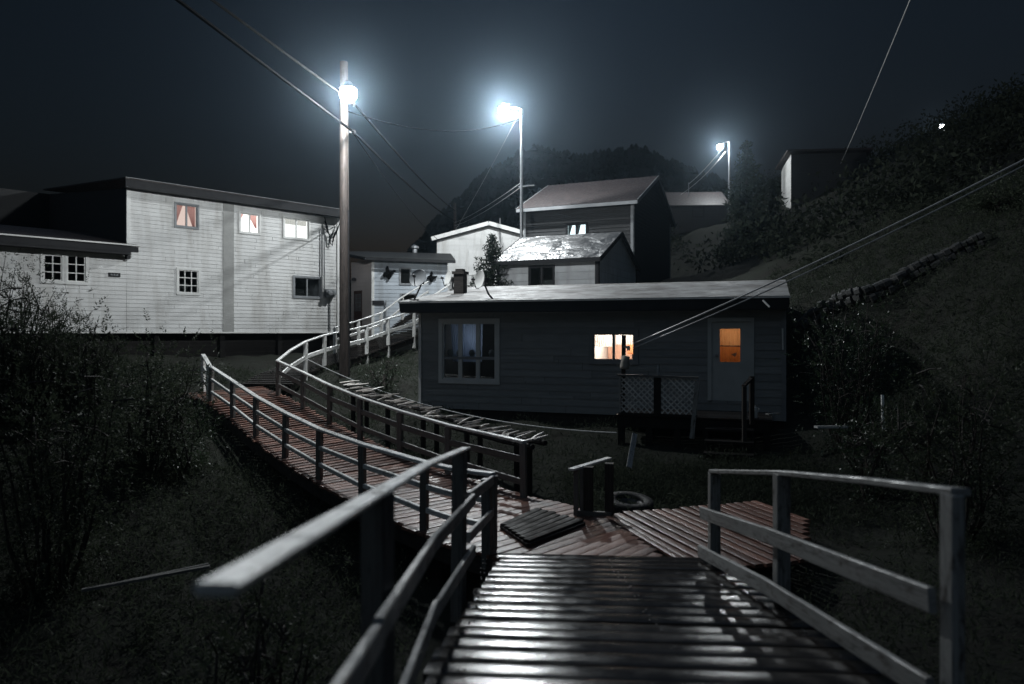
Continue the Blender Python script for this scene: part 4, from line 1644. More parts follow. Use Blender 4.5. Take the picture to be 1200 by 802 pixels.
# --- far houses
fr, FW, FS, _ = gable_house('hillside_house', 'distant low house on the hillside whose roof catches the lamp beside the tall spruce', 'house', tuple(at(781, 240, 51))[:2], (.999, -.05), 4.2, 5.0, 6.2, (390 - 237.5) / F * 50, (390 - 227) / F * 53.5, M_dark_wall2, M_dark_wall2, M_shingle, M_dark_trim, (), .2, ov=.3, rake=.2)
w = window(fr, FW, FW.rect(812, 244, 824, 254), M_dark_trim, 1, 1, fw=.08, depth=.5)
rn = Vector((19.24, 50.0, 0))
rhs = thing('upper_hillside_house', (rn.x + 2, 52, 10), 'distant house high on the right of which only a pale lit end wall shows', 'house')
ll = 2.45
lw = Wall((rn.x + .1 * ll, rn.y + .995 * ll), (-.1, -.995))
fw_ = Wall((rn.x, rn.y), (.995, -.1))
zt0, zt1 = (390 - 190) / F * 52.4, (390 - 181) / F * 50


def spl(z):
    if z < zt0 - .6:
        return (0, ll)
    f = min(1, (z - zt0 + .6) / (zt1 - zt0 + .6))
    return (ll * f * .9, ll)


mb = MB()
siding(mb, lw, 8.6, zt1, spl, (), .2, .012)
mb.build('end_wall', M_siding, rhs)
mb = MB()
siding(mb, fw_, 8.0, zt1, lambda z: (0, 5), (), .2, .012)
quad(mb, fw_.p(5, 8, 0), fw_.p(5, 8, -2.4), fw_.p(5, zt1, -2.4), fw_.p(5, zt1, 0))
quad(mb, fw_.p(5, 8, -2.4), fw_.p(0, 8, -2.4), fw_.p(0, zt1 - .6, -2.4), fw_.p(5, zt1 - .6, -2.4))
mb.build('wall', M_dark_wall2, rhs)
mb = MB()
mb.slab([fw_.p(-.35, zt1 + .25, .35), fw_.p(5.3, zt1 + .25, .35), fw_.p(5.3, zt0 - .35, -2.8), fw_.p(-.35, zt0 - .35, -2.8)], .14)
mb.build('roof', M_shingle, rhs)

# ------------------------------------------------------------------ poles, lamps and wires
M_lens = mat_emit('lamp_lens', (.93, .98, 1.0), 90.0, .45)
M_lens_far = mat_emit('far_lamp_lens', (.93, .98, 1.0), 60.0, .45)
LAMP_COL = (.93, .98, 1.0)


def lamp_head(parent, pos, direction, power, s=1.0, lens=None, arm_from=None):
    pos = Vector(pos)
    d = Vector(direction).normalized()
    if arm_from is not None:
        a = Vector(arm_from)
        mb = MB()
        mid = a.lerp(pos, .5) + Vector((0, 0, .12 * s))
        mb.tube([a, a.lerp(mid, .5) + Vector((0, 0, .05 * s)), mid, pos + Vector((0, 0, .26 * s))], .028 * s, 8)
        mb.build('lamp_arm', M_metal, parent)
    mb = MB()
    mb.lathe([(0, .34), (.07, .33), (.1, .28), (.12, .22), (.18, .19), (.21, .155), (.20, .15), (0, .158)], pos, n=18)
    mb.beam(pos - d * .22 * s + Vector((0, 0, .27)), pos + d * .05 + Vector((0, 0, .27)), .11, .1, ch=.02)
    h = mb.build('lamp_head', M_metal, parent, smooth=False)
    mb = MB()
    mb.lathe([(.15, .15), (.19, .10), (.205, .03), (.185, -.06), (.12, -.14), (.04, -.175), (.0, -.178)], pos, n=18)
    mb.build('lens', lens or M_lens, h, smooth=True)
    l = point_light('street_light_source', pos, power, LAMP_COL, .13)
    return h


# wooden utility pole with its lamp
PY = 19.0
px0 = at(404, 390, PY).x
pzg = gz(px0, PY)
pole = thing('utility_pole', (px0, PY, pzg), 'tall wooden utility pole at the path bend with a glaring lamp near its top', 'utility pole')
mb = MB()
ptop = at(403, 73, PY)
mb.tube([(px0, PY, pzg - .4), (px0 - .01, PY, 2.5), (ptop.x, PY, ptop.z)], [.145, .125, .105], 16)
mb.build('pole', M_pole, pole)
L1 = at(408, 112, PY - 1.5)
lamp_head(pole, L1, (0, -1, 0), 3700, arm_from=(px0, PY - .1, L1.z + .2))
mb = MB()
for z, s in (((390 - 122) / F * PY, .1), ((390 - 155) / F * PY, .1)):
    mb.beam((px0 + .12, PY, z), (px0 + .24, PY, z), .04, .04)
    mb.lathe([(.03, -.06), (.05, -.03), (.05, .03), (.03, .06)], (px0 + .24, PY, z), n=10)
mb.build('insulator', M_dark_metal, pole)
mb = MB()
mb.tube([(px0 + .13, PY - .06, pzg), (px0 + .11, PY - .06, 3.2)], .022, 6)
mb.build('conduit', M_dark_metal, pole)

# slim metal lamp post beside the shed
QY = 28.5
qx = at(611, 390, QY).x
post2 = thing('lamp_post', (qx, QY, gz(qx, QY)), 'slim metal lamp post with the brightest lamp, rising between the shed and the dark house', 'lamp post')
mb = MB()
qt = at(611, 128, QY)
mb.tube([(qx, QY, gz(qx, QY) - .3), (qx, QY, 5), (qx, QY, qt.z)], [.075, .06, .045], 12)
mb.build('pole', M_metal, post2)
mb = MB()
zc = (390 - 219) / F * QY
mb.beam((qx - .12, QY, zc), (qx + .5, QY - .1, zc + .04), .04, .04)
mb.build('crossbar', M_metal, post2)
L2 = at(590, 131, QY)
lamp_head(post2, L2, (-1, 0, 0), 9500, 1.0, arm_from=(qx, QY, qt.z - .03))

# lamp beyond the tall spruce
RY = 52.0
rx = at(854.5, 390, RY).x
post3 = thing('lamp_post', (rx, RY, gz(rx, RY)), 'distant lamp post glowing just left of the tall dark spruce', 'lamp post')
mb = MB()
rt = at(854.5, 166, RY)
mb.tube([(rx, RY, gz(rx, RY) - .3), (rx, RY, rt.z)], [.09, .06], 10)
mb.build('pole', M_metal, post3)
L3 = at(843.5, 173, RY)
lamp_head(post3, L3, (-1, 0, 0), 3200, 1.3, M_lens_far, arm_from=(rx, RY, rt.z - .05))
mb = MB()
mb.beam(at(807, 231, 49.5), at(807, 214, 49.5), .05, .05, up=(0, 1, 0))
o = mb.build('roof_mast', M_metal)
tag(o, 'thin mast standing on the lit roof of the distant hillside house', 'mast')
# farthest lamp
TY = 65.0
tx = at(1107, 390, TY).x
post4 = thing('lamp_post', (tx, TY, gz(tx, TY)), 'farthest small lamp high on the right hillside, partly behind leaves', 'lamp post')
mb = MB()
tt_ = at(1107, 144, TY)
mb.tube([(tx, TY, min(gz(tx, TY), tt_.z - 3) - .3), (tx, TY, tt_.z)], .07, 8)
mb.build('pole', M_metal, post4)
L4 = at(1103.5, 148.5, TY)
lamp_head(post4, L4, (-1, 0, 0), 260, 1.0, M_lens_far, arm_from=(tx, TY, tt_.z - .1))

# far dim pole carrying the wires on
FY = 60.0
fx = at(533, 390, FY).x
o = MB().tube([(fx, FY, gz(fx, FY) - .3), (fx, FY, at(533, 238, FY).z)], [.16, .12], 10).build('utility_pole', M_pole)
tag(o, 'dim far utility pole against the hill where the sagging wires end', 'utility pole')


def cable(label, a, b, sag, rad, mat=None, cat='cable', name='cable', n=24, group='overhead wires'):
    a, b = Vector(a), Vector(b)
    pts = []
    for i in range(n + 1):
        f = i / n
        pts.append(a.lerp(b, f) - Vector((0, 0, sag * 4 * f * (1 - f))))
    o = MB().tube(pts, rad, 6).build(name, mat or M_cable)
    return tag(o, label, cat, group)


A1 = Vector((px0 + .24, PY, (390 - 121) / F * PY))
A2 = Vector((px0 + .24, PY, (390 - 155) / F * PY))
B1 = at(255, 0, 13.0)
B2 = at(215, 0, 11.4)
cable('upper of the two thick wires running from the top left to the wooden pole', A1 + (B1 - A1) * 5.3, A1, .12, .030)
cable('lower of the two thick wires running from the top left to the wooden pole', A2 + (B2 - A2) * 4.3, A2, .10, .034)
cable('upper thick wire sloping from the wooden pole down towards the hill', A1, at(533, 247, FY), .25, .034)
cable('lower thick wire sloping from the wooden pole down towards the hill', A2, at(533, 259, FY), .25, .036)
cable('thin wire sagging between the wooden pole and the slim metal lamp post', (px0 + .1, PY, (390 - 131) / F * PY), at(610, 139, QY), .5, .014)
cable('thin drop wire from the wooden pole to the eave of the white gable', (px0 + .1, PY, (390 - 148) / F * PY), at(513, 281, 36.8), .25, .012)
cable('service drop from the wooden pole to the right end of the white house', (px0, PY + .1, (390 - 165) / F * PY), e1, .3, .018)
cable('upper bright strand running left from the slim lamp post to the far pole', at(611, 214, QY), at(533, 261, FY), .15, .014, M_cable_pale)
cable('lower bright strand running left from the slim lamp post to the far pole', at(611, 219, QY), at(533, 264.5, FY), .2, .014, M_cable_pale)
cable('pale stay wire slanting from the slim lamp post lamp down to the white gable', at(607, 136, QY), at(530, 276, 37.2), .1, .009, M_metal)
cable('pale wire falling steeply at the top right of the sky', at(1083, -40, 12), at(985, 192, 49.6), .1, .012, M_cable_pale)
cable('stay from the lamp by the tall spruce to the roof mast', at(848, 172, RY), at(807, 216, 49.5), .15, .02, M_cable_pale)
cable('second stay from the lamp by the tall spruce to the hillside roof', at(850, 178, RY), at(798, 228, 49.5), .25, .016, M_cable_pale)
pe_ = PW.p(PW.t(742), PW.z(742, 406), .03)
hp = pe_.lerp(at(1041, 261, 12.2), 1.8)
cable('upper strand of the clothesline rising from the porch post to the right', pe_ + Vector((0, 0, .045)), hp + Vector((0, 0, .03)), .12, .015, M_cable_pale, group='clothesline strands')
cable('lower strand of the clothesline rising from the porch post to the right', pe_ - Vector((0, 0, .035)), hp - Vector((0, 0, .03)), .16, .012, M_cable_pale, group='clothesline strands')
o = MB().beam((hp.x, hp.y, gz(hp.x, hp.y) - .3), (hp.x, hp.y, hp.z + .2), .1, .1, up=(0, 1, 0)).build('clothesline_post', M_black_wood)
tag(o, 'dark post on the right slope holding the far end of the clothesline', 'post')
cable('slack pale rope strung from the climbing railing to the porch corner', down(URAIL[2], .45), PW.p(p0 + .02, PW.z(722, 507), .04), .42, .012, M_cable_pale, 'rope', 'rope')

# ------------------------------------------------------------------ satellite dishes


def dish(label, c, axis, r, mount, mat_bowl=None):
    c = Vector(c)
    ax = Vector(axis).normalized()
    t = thing('satellite_dish', mount, label, 'satellite dish', 'satellite dishes on the cottage roof')
    mb = MB()
    prof = [(r * f, .28 * r * f * f) for f in (0, .25, .5, .75, .93, 1.0)]
    mb.lathe(prof, c, ax, 28)
    mb.lathe([(r, .28 * r), (r * 1.02, .28 * r - .006), (r * .98, .26 * r - .01)] + [(a, b - .012) for a, b in prof[::-1][1:]], c, ax, 28)
    mb.build('bowl', mat_bowl or M_siding_grey, t, smooth=True)
    mb = MB()
    dn = (Vector((0, 0, -1)) - ax * ax.dot(Vector((0, 0, -1)))).normalized()
    f = c + ax * (r * 1.05) + dn * r * .15
    s = c + dn * r * .95 + ax * .2 * r
    mb.tube([s, s + ax * .3 * r + dn * .1 * r, f], .012, 6)
    mb.lathe([(0, -.05), (.028, -.045), (.035, .03), (0, .05)], f, ax, 10)
    mb.build('feed_arm', M_dark_metal, t)
    mb = MB()
    m = Vector(mount)
    b = c - ax * .05
    k = Vector((b.x, b.y, m.z + (b.z - m.z) * .55))
    mb.tube([b, b - ax * .1, k.lerp(b - ax * .1, .5), m.lerp(k, .5) + Vector((0, 0, .02)), m], .022, 8)
    mb.beam(b - ax * .02, b - ax * .12, .12, .12)
    mb.beam(m + Vector((-.11, 0, .0)), m + Vector((.11, 0, 0)), .1, .02)
    mb.build('mount', M_dark_metal, t)
    return t


dish('round satellite dish tilted to the sky at the left end of the cottage roof', at(491, 327, 17.2), (-.35, -.80, .35), .22, at(485.5, 351.5, 17.35), M_trim_grey)
dish('white satellite dish seen nearly edge-on right of the chimney', at(564, 328, 16.9), (-.80, -.56, .14), .215, at(578.5, 352, 16.85), M_trim_white)
dish('pale satellite dish half hidden behind the chimney', at(527, 327, 20.4), (-.85, -.45, .22), .22, at(531.5, 340, 20.4), M_trim_white)

# ------------------------------------------------------------------ drying rack with loose sticks
RK = [at(632, 515, 11.35), at(600, 509, 11.9), at(545, 495, 12.9), at(500, 481, 13.8), at(450, 464, 15.1), at(395, 447, 16.4)]
rack = thing('drying_rack', (RK[2].x, RK[2].y, -2.5), 'low rough pole rack beside the walkway, strewn with loose sticks', 'rack')
perp = Vector((.48, .88, 0)).normalized()
for o_ in (-.22, .22):
    mb = MB()
    for a, b in zip(RK, RK[1:]):
        mb.tube([down(a, .09) + perp * o_, down(b, .09) + perp * o_], .045, 7)
    mb.build('stringer', M_black_wood, rack)
for i in range(5):
    p = sample(RK, (i + .3) / 5)
    for o_ in (-.22, .22):
        q = p + perp * o_
        mb = MB()
        mb.tube([(q.x, q.y, gz(q.x, q.y) - .2), (q.x, q.y, p.z - .06)], .05, 7)
        mb.build('leg', M_black_wood, rack)
protos = []
for k in range(7):
    mb = MB()
    L = random.uniform(.30, .62)
    bend = random.uniform(-.012, .012)
    r0 = random.uniform(.016, .027)
    mb.tube([(-L / 2, 0, 0), (-L / 6, bend, .01), (L / 6, bend * 1.2, .015), (L / 2, 0, random.uniform(0, .04))], [r0, r0 * 1.05, r0 * .9, r0 * .6], 6)
    protos.append(mb)
meshes = []
for k, mb in enumerate(protos):
    o = mb.build('loose_stick', M_stick)
    meshes.append(o)
NST = 54
for i in range(NST):
    src = meshes[i % 7]
    o = src if i < 7 else src.copy()
    if i >= 7:
        COL.objects.link(o)
    f = (i + random.uniform(-.6, .6)) / NST
    f = min(max(f, 0), 1) * (.97)
    p = sample(RK, f)
    o.location = p + perp * random.uniform(-.3, .3) + Vector((0, 0, random.uniform(-.015, .02)))
    o.rotation_euler = (random.uniform(0, 6), random.uniform(-.10, .06), math.atan2(perp.y, perp.x) + random.gauss(0, .17))
    tag(o, 'bare stick lying across the rough rack beside the walkway', 'stick', 'sticks strewn over the rack')

# ------------------------------------------------------------------ small things in the yard
tp = at(737, 581, 10.4)
ty = thing('old_tyre', (tp.x, tp.y, gz(tp.x, tp.y)), 'old black tyre lying flat in the weeds beside the landing', 'tyre')
zb = max(gz(tp.x, tp.y), DECK - .25) + .01
mb = MB()
prof = [(.19, .03), (.22, .0), (.32, .0), (.355, .04), (.36, .11), (.355, .18), (.32, .215), (.22, .215), (.19, .19), (.185, .11), (.19, .03)]
mb.lathe(prof, (tp.x, tp.y, zb), (.06, -.12, 1), 32)
mb.build('casing', M_rubber, ty, smooth=True)
mb = MB()
mb.lathe([(.19, .19), (.19, .16), (.15, .12), (.06, .11), (0, .12)], (tp.x, tp.y, zb), (.06, -.12, 1), 24)
mb.build('rim', M_dark_metal, ty)
mb = MB()
mb.beam(at(737, 548, 11.4), at(744, 508.5, 11.9), .085, .022, up=(0, 1, 0))
tag(mb.build('leaning_plank', M_grey_paint), 'pale narrow plank leaning upright in the yard behind the tyre', 'plank')
mb = MB()
mb.beam(at(956, 500.5, 12.0), at(992, 500.5, 12.2), .09, .035)
tag(mb.build('loose_plank', M_white_paint), 'short white plank lying level on the dark right bank', 'plank')
mb = MB()
mb.beam(at(899, 485.5, 13.0), at(913, 485, 13.1), .09, .025)
tag(mb.build('loose_plank', M_grey_paint), 'small grey plank right of the porch steps', 'plank')
mb = MB()
mb.beam(at(1035, 503, 11.0), at(1034, 463, 11.1), .035, .03, up=(0, 1, 0))
tag(mb.build('stake', M_white_paint), 'thin white stake standing among the leaves on the right', 'stake')
q = PW.p(PW.t(884), pz + .012, -.08)
j = thing('plastic_jug', q, 'small white jug set by the porch steps', 'jug')
MB().lathe([(0, 0), (.055, 0), (.062, .03), (.062, .13), (.04, .19), (.02, .21), (.02, .235), (0, .235)], q, n=14).build('body', M_paper, j)
MB().tube([q + Vector((.03, 0, .2)), q + Vector((.09, 0, .17)), q + Vector((.062, 0, .1))], .009, 6).build('handle', M_paper, j)
q0, q1 = at(96, 692, 7.6), at(246, 664, 8.0)
tm = thing('long_timber', (q0 + q1) / 2, 'long thin timber lying in the dark growth at the lower left', 'timber')
MB().beam(q0, q1, .05, .028).build('timber', M_post, tm)
MB().beam(q0 + Vector((.1, .085, .0)), q1 + Vector((-.05, .085, .0)), .035, .02).build('batten', M_post, tm)

# stone edging climbing the right bank
def on_ground(px, py, y0=9.0, y1=45.0):
    """where the sight line through a photo pixel meets the bank"""
    ys = np.linspace(y0, y1, 600)
    zz = (HOR - py) / F * ys
    g = ground_z((px - 600) / F * ys, ys)
    hit = np.nonzero(zz <= g)[0]
    k = ys[hit[0]] if len(hit) else y1
    return at(px, py, float(k))


sw = [on_ground(*q) for q in ((932, 392), (965, 370), (1012, 353), (1070, 326), (1150, 288))]
wl = thing('stone_wall', sw[1], 'low dark stone edging climbing the dark bank on the right', 'wall')
mb = MB()
for i in range(40):
    p = sample(sw, (i + .5) / 40)
    p.z = gz(p.x, p.y)
    d = (sample(sw, min(1, (i + 1) / 40)) - sample(sw, i / 40))
    half = d.length / 2
    d.normalize()
    for k in range(2):
        c = p + Vector((random.uniform(-.04, .04), random.uniform(-.05, .05), .02 + .2 * k + random.uniform(-.03, .03)))
        l = half * random.uniform(.8, 1.1)
        mb.beam(c - d * l, c + d * l, random.uniform(.28, .4), random.uniform(.17, .23), ch=.05)
mb.build('stones', M_rock, wl)

# ------------------------------------------------------------------ plants


def bush(label, c, rad, n, leaf, mat, stems=9, name='shrub', base_z=None, narrow=.5, clump=.22, group=None):
    c = Vector(c)
    zb = gz(c.x, c.y) if base_z is None else base_z
    t = thing(name, (c.x, c.y, zb), label, 'shrub', group)
    tips = []
    mb = MB()
    for i in range(stems):
        v = RNG.normal(size=3)
        v /= np.linalg.norm(v)
        rr = RNG.uniform(.5, 1.0)
        p = c + Vector((v[0] * rad[0] * rr, v[1] * rad[1] * rr, v[2] * rad[2] * rr))
        if p.z < zb + .1:
            p.z = zb + .1 + random.random() * .2
        b = Vector((c.x + v[0] * rad[0] * .2, c.y + v[1] * rad[1] * .2, zb - .1))
        m = b.lerp(p, .5) + Vector((random.uniform(-.1, .1), random.uniform(-.1, .1), .12))
        m1 = b.lerp(m, .5) + Vector((random.gauss(0, .09), random.gauss(0, .09), 0))
        m2 = m.lerp(p, .5) + Vector((random.gauss(0, .07), random.gauss(0, .07), random.gauss(0, .04)))
        mb.tube([b, m1, m, m2, p], [.020, .017, .013, .008, .003], 5)
        tips += [p, m.lerp(p, .5), m, b.lerp(m, .7), b.lerp(m, .45) + Vector((random.gauss(0, .18), random.gauss(0, .18), 0)) * rad[0], b.lerp(m, .25) + Vector((random.gauss(0, .3), random.gauss(0, .3), 0)) * rad[0]]
        for k in range(3):
            w = RNG.normal(size=3)
            w /= np.linalg.norm(w)
            q = m.lerp(p, RNG.uniform(.2, .9))
            e = q + Vector(w.tolist()) * RNG.uniform(.2, .45) * rad[0]
            e.z = max(e.z, zb + .08)
            mb.tube([q, q.lerp(e, .5) + Vector((0, 0, .03)), e], [.012, .008, .003], 4)
            tips += [e, q.lerp(e, .6)]
    mb.build('branch', M_bark, t)
    T = np.array([tuple(p) for p in tips])
    nl = 11
    m = int(n / nl * 1.25)
    pick = RNG.integers(0, len(T), m)
    cen = T[pick] + RNG.normal(size=(m, 3)) * (clump * rad[0])
    low = RNG.random(m) < .38                       # leafy down to the ground
    k = int(low.sum())
    ang, rr = RNG.uniform(0, 6.283, k), np.sqrt(RNG.random(k)) * .95
    lz = RNG.uniform(zb, max(c.z, zb + .2), k)
    wid = .55 + .45 * (lz - zb) / max(c.z - zb, .2)
    cen[low] = np.column_stack([c.x + np.cos(ang) * rr * rad[0] * wid, c.y + np.sin(ang) * rr * rad[1] * wid, lz])
    cen[:, 2] = np.maximum(cen[:, 2], zb + .05)
    out = cen - np.array([c.x, c.y, max(zb, c.z - rad[2])])
    out /= np.linalg.norm(out, axis=1)[:, None] + 1e-9
    dr = out + RNG.normal(size=(m, 3)) * .55 + np.array([0, 0, .25])
    mb = MB()
    sprays(mb, cen, dr, RNG.uniform(2.4, 4.6, m) * leaf, nl, leaf * .95, max(.3, narrow * .8))
    mb.build('foliage', mat, t)
    return t


bush('tall feathery shrub at the far left edge in front of the white house', at(12, 372, 9.2), (.95, .9, .85), 30000, .048, M_leaf, 46, clump=.12, narrow=.34, base_z=-1.3)
bush('smaller feathery shrub right of the tall one, under the lean-to window', at(98, 405, 9.8), (.48, .5, .38), 8000, .045, M_leaf, 30, clump=.10, narrow=.34, base_z=-1.2)
bush('low leafy shrub on the left bank below the feathery shrubs', at(60, 455, 8.6), (1.1, .9, .55), 11000, .06, M_leaf, 22, clump=.24)
bush('dark spreading shrub under the dark open base of the white house', at(170, 440, 12.0), (.95, .8, .5), 10000, .06, M_leaf, 20, clump=.25)
bush('small leafy shrub beside the left end posts of the walkway', at(212, 482, 12.5), (.6, .6, .38), 2600, .06, M_leaf_wet, 12, clump=.2)
bush('broad-leaved shrub in the black foreground at the lower left', at(300, 720, 5.2), (.5, .5, .4), 1800, .05, M_leaf, 14, clump=.2)
bush('tall glinting wet shrub on the right bank past the cottage door', at(992, 385, 12.6), (.85, .7, .95), 9000, .05, M_leaf_wet, 26, clump=.24)
bush('low wet shrub around the thin white stake on the right', at(1022, 502, 10.6), (.55, .5, .36), 2600, .05, M_leaf_wet, 14, clump=.25)
bush('dark shrub at the right edge above the ramp railing', at(1120, 480, 8.6), (.9, .8, .8), 8000, .055, M_leaf, 20, clump=.26)
bush('shrub between the utility pole and the cottage corner', at(450, 432, 18.2), (.5, .4, .26), 1700, .05, M_leaf_wet, 12, clump=.2)
bush('ragged dark shrub on the hillside at the right beside the stone wall', at(1178, 300, 19.0), (1.0, 1.0, 1.9), 3800, .10, M_leaf, 20, clump=.25)
bush('leafy bush around the farthest hillside lamp', at(1099, 158, 63.5), (1.6, .8, 1.0), 900, .28, M_leaf, 12, clump=.3, base_z=12)


def spruce(label, base, height, width, tiers, name='spruce_tree', leaf=.09, dens=42, group=None):
    base = Vector(base)
    t = thing(name, base, label, 'tree', group)
    mb = MB()
    mb.tube([base - Vector((0, 0, .3)), base + Vector((0, 0, height * .6)), base + Vector((0, 0, height))], [height * .018, height * .011, .012], 8)
    mb.build('trunk', M_bark, t)
    cen = []
    tl = []
    mbr = MB()
    for i in range(tiers):
        f = (i + .3) / tiers
        z = height * (.06 + .93 * f)
        L0 = width * (1 - f) ** .85 + .04 * width
        nb = max(4, int(9 - 4 * f))
        for k in range(nb):
            a = 6.283 * (k + random.random()) / nb
            L = L0 * random.uniform(.65, 1.15)
            d = Vector((math.cos(a), math.sin(a), -.28 + .75 * f))
            p = base + Vector((0, 0, z))
            e = p + d * L
            mbr.tube([p, p.lerp(e, .6) - Vector((0, 0, .04 * L)), e + Vector((0, 0, .08 * L))], [.018 * height / 4, .01, .003], 4)
            m = int(dens * (L / width) + 6)
            ff = RNG.random(m) ** .8
            side = Vector((-d.y, d.x, 0))
            for q in ff:
                c = p.lerp(e, float(q)) + side * random.gauss(0, .12 * L * (1.1 - q)) + Vector((0, 0, -abs(random.gauss(0, .06 * L)) + .03))
                cen.append(tuple(c))
    mbr.build('branch', M_bark, t)
    cen = np.array(cen)
    mb = MB()
    leaves(mb, cen, RNG.uniform(.7, 1.4, len(cen)) * leaf, .25, .3)
    mb.build('needles', M_needle, t)
    return t


b_ = at(577, 345, 25.0)
spruce('small spruce standing between the white gable and the shed', (b_.x, b_.y, at(577, 372, 25).z), at(0, 274, 25).z - at(0, 372, 25).z, 1.15, 22, leaf=.12, dens=80)
b_ = at(875, 300, 40.0)
spruce('tall dark spruce beside the distant glowing lamp', (b_.x, b_.y, at(0, 305, 40).z), at(0, 165, 40).z - at(0, 305, 40).z, 1.9, 26, leaf=.26, dens=60)
b_ = at(905, 300, 41.0)
spruce('shorter dark spruce right of the tall hillside spruce', (b_.x, b_.y, at(0, 300, 41).z), at(0, 212, 41).z - at(0, 300, 41).z, 1.5, 15, leaf=.24, dens=40)


# ground cover: weeds and grass nobody could count
def cover():
    mb = MB()
    zones = [(-11, -1.2, 2.0, 13.5, 15000, .075, .30), (-5.5, 2.6, 9.6, 17.0, 9000, .06, .22), (1.0, 5.2, 9.6, 13.2, 9000, .055, .30), (2.3, 11, 3.0, 13.0, 9000, .06, .32),
             (-12, -3, 13.5, 21, 6000, .08, .28), (6.2, 15, 12, 24, 7000, .09, .4), (.9, 4.6, 10.0, 12.6, 12000, .05, .36), (-4.2, -1, 16.5, 24, 4000, .06, .25)]
    for x0, x1, y0, y1, n, lf, hgt in zones:
        nt_ = n * 2 // 9
        cx, cy = RNG.uniform(x0, x1, nt_), RNG.uniform(y0, y1, nt_)
        x = np.repeat(cx, 9) + RNG.normal(size=nt_ * 9) * .09
        y = np.repeat(cy, 9) + RNG.normal(size=nt_ * 9) * .09
        h = np.repeat(RNG.uniform(.15, 1.0, nt_) ** 1.5, 9) * hgt * RNG.random(nt_ * 9)
        z = ground_z(x, y) + h
        keep = ~((x > -.7) & (x < 2.1) & (y < 7.6))
        # nothing grows up through the boards
        for P, Q in ((Lp, Rp),):
            for i in range(0, 40):
                s = i / 39
                a, b = sample(P, s), sample(Q, s)
                c = (a + b) / 2
                keep &= ~(((x - c.x) ** 2 + (y - c.y) ** 2 < ((a - b).length / 2) ** 2) & (z > c.z - .12))
        keep &= ~((z > DECK - .1) & (x > 1.1) & (x < 5.6) & (y < 9.35 + (x - 1.15) * .33) & (y > 6.9 + (x - 1.6) * .35))
        rel = (np.column_stack([x, y]) - np.array([BW.o.x, BW.o.y]))
        tt = rel @ np.array([BW.u.x, BW.u.y])
        oo = rel @ np.array([BW.n.x, BW.n.y])
        keep &= ~((tt > -.05) & (tt < tR + .1) & (oo < .05) & (oo > -7.1))
        keep &= ~((tt > p0) & (tt < p1) & (oo < 1.4) & (oo > 0) & (z > pz - .2))
        cen = np.column_stack([x, y, z])[keep]
        leaves(mb, cen, RNG.uniform(.5, 2.4, len(cen)) * lf, -.7, .14)
    for x0, x1, y0, y1, n, lf in ((-10, -1.0, 2.5, 13.5, 5200, .07), (-11, -6.3, 12, 20, 1500, .08), (2.6, 9, 4, 12.5, 1800, .055), (1.2, 4.4, 10.0, 12.4, 900, .05), (6.4, 15, 11, 24, 3600, .09)):
        x, y = RNG.uniform(x0, x1, n), RNG.uniform(y0, y1, n)
        z = ground_z(x, y)
        keep = np.ones(n, bool)
        for i in range(40):
            a, b = sample(Lp, i / 39), sample(Rp, i / 39)
            c = (a + b) / 2
            keep &= (x - c.x) ** 2 + (y - c.y) ** 2 > ((a - b).length / 2 + .12) ** 2
        keep &= ~((x > 1.0) & (x < 4.6) & (y < 9.6 + (x - 1.15) * .33) & (y > 6.6 + (x - 1.6) * .35))
        keep &= ~((x > -.9) & (x < 2.5) & (y < 7.8))
        rel = (np.column_stack([x, y]) - np.array([BW.o.x, BW.o.y]))
        tt = rel @ np.array([BW.u.x, BW.u.y])
        oo = rel @ np.array([BW.n.x, BW.n.y])
        keep &= ~((tt > -.2) & (tt < tR + .3) & (oo < 1.9) & (oo > -7.3))
        st = np.column_stack([x, y, z])[keep]
        m = len(st)
        sprays(mb, st, np.column_stack([RNG.normal(size=m) * .55, RNG.normal(size=m) * .55, RNG.uniform(.35, 1.0, m)]), RNG.uniform(.22, .62, m), 10, lf, .34, .12)
    o = mb.build('ground_cover', M_cover)
    o['kind'] = 'stuff'


cover()


def far_wood():
    """the wooded hill far behind, a mass of rough conifer shapes"""
    mb = MB()
    n = 2600
    x = RNG.uniform(-32, 30, n * 3)
    y = RNG.uniform(72, 135, n * 3)
    ok = (x > -24 + (y - 110) * .1)
    x, y = x[ok][:n], y[ok][:n]
    z = ground_z(x, y)
    for i in range(len(x)):
        h = RNG.uniform(.5, 1.3)
        w = h * RNG.uniform(.5, .8)
        k = 7
        r = random.random()
        for (z0, z1, ww) in ((0, .55, 1), (.3, .8, .75), (.6, 1.0, .45)):
            ring = [(x[i] + math.cos(a * 6.283 / k) * w * ww * random.uniform(.7, 1.2), y[i] + math.sin(a * 6.283 / k) * w * ww * random.uniform(.7, 1.2), z[i] + h * z0 + random.uniform(-.1, .1) * h) for a in range(k)]
            top = (x[i], y[i], z[i] + h * z1)
            for a in range(k):
                mb.face([ring[a], ring[(a + 1) % k], top], None, r)
    o = mb.build('far_wood', M_scrub)
    o['kind'] = 'stuff'


far_wood()


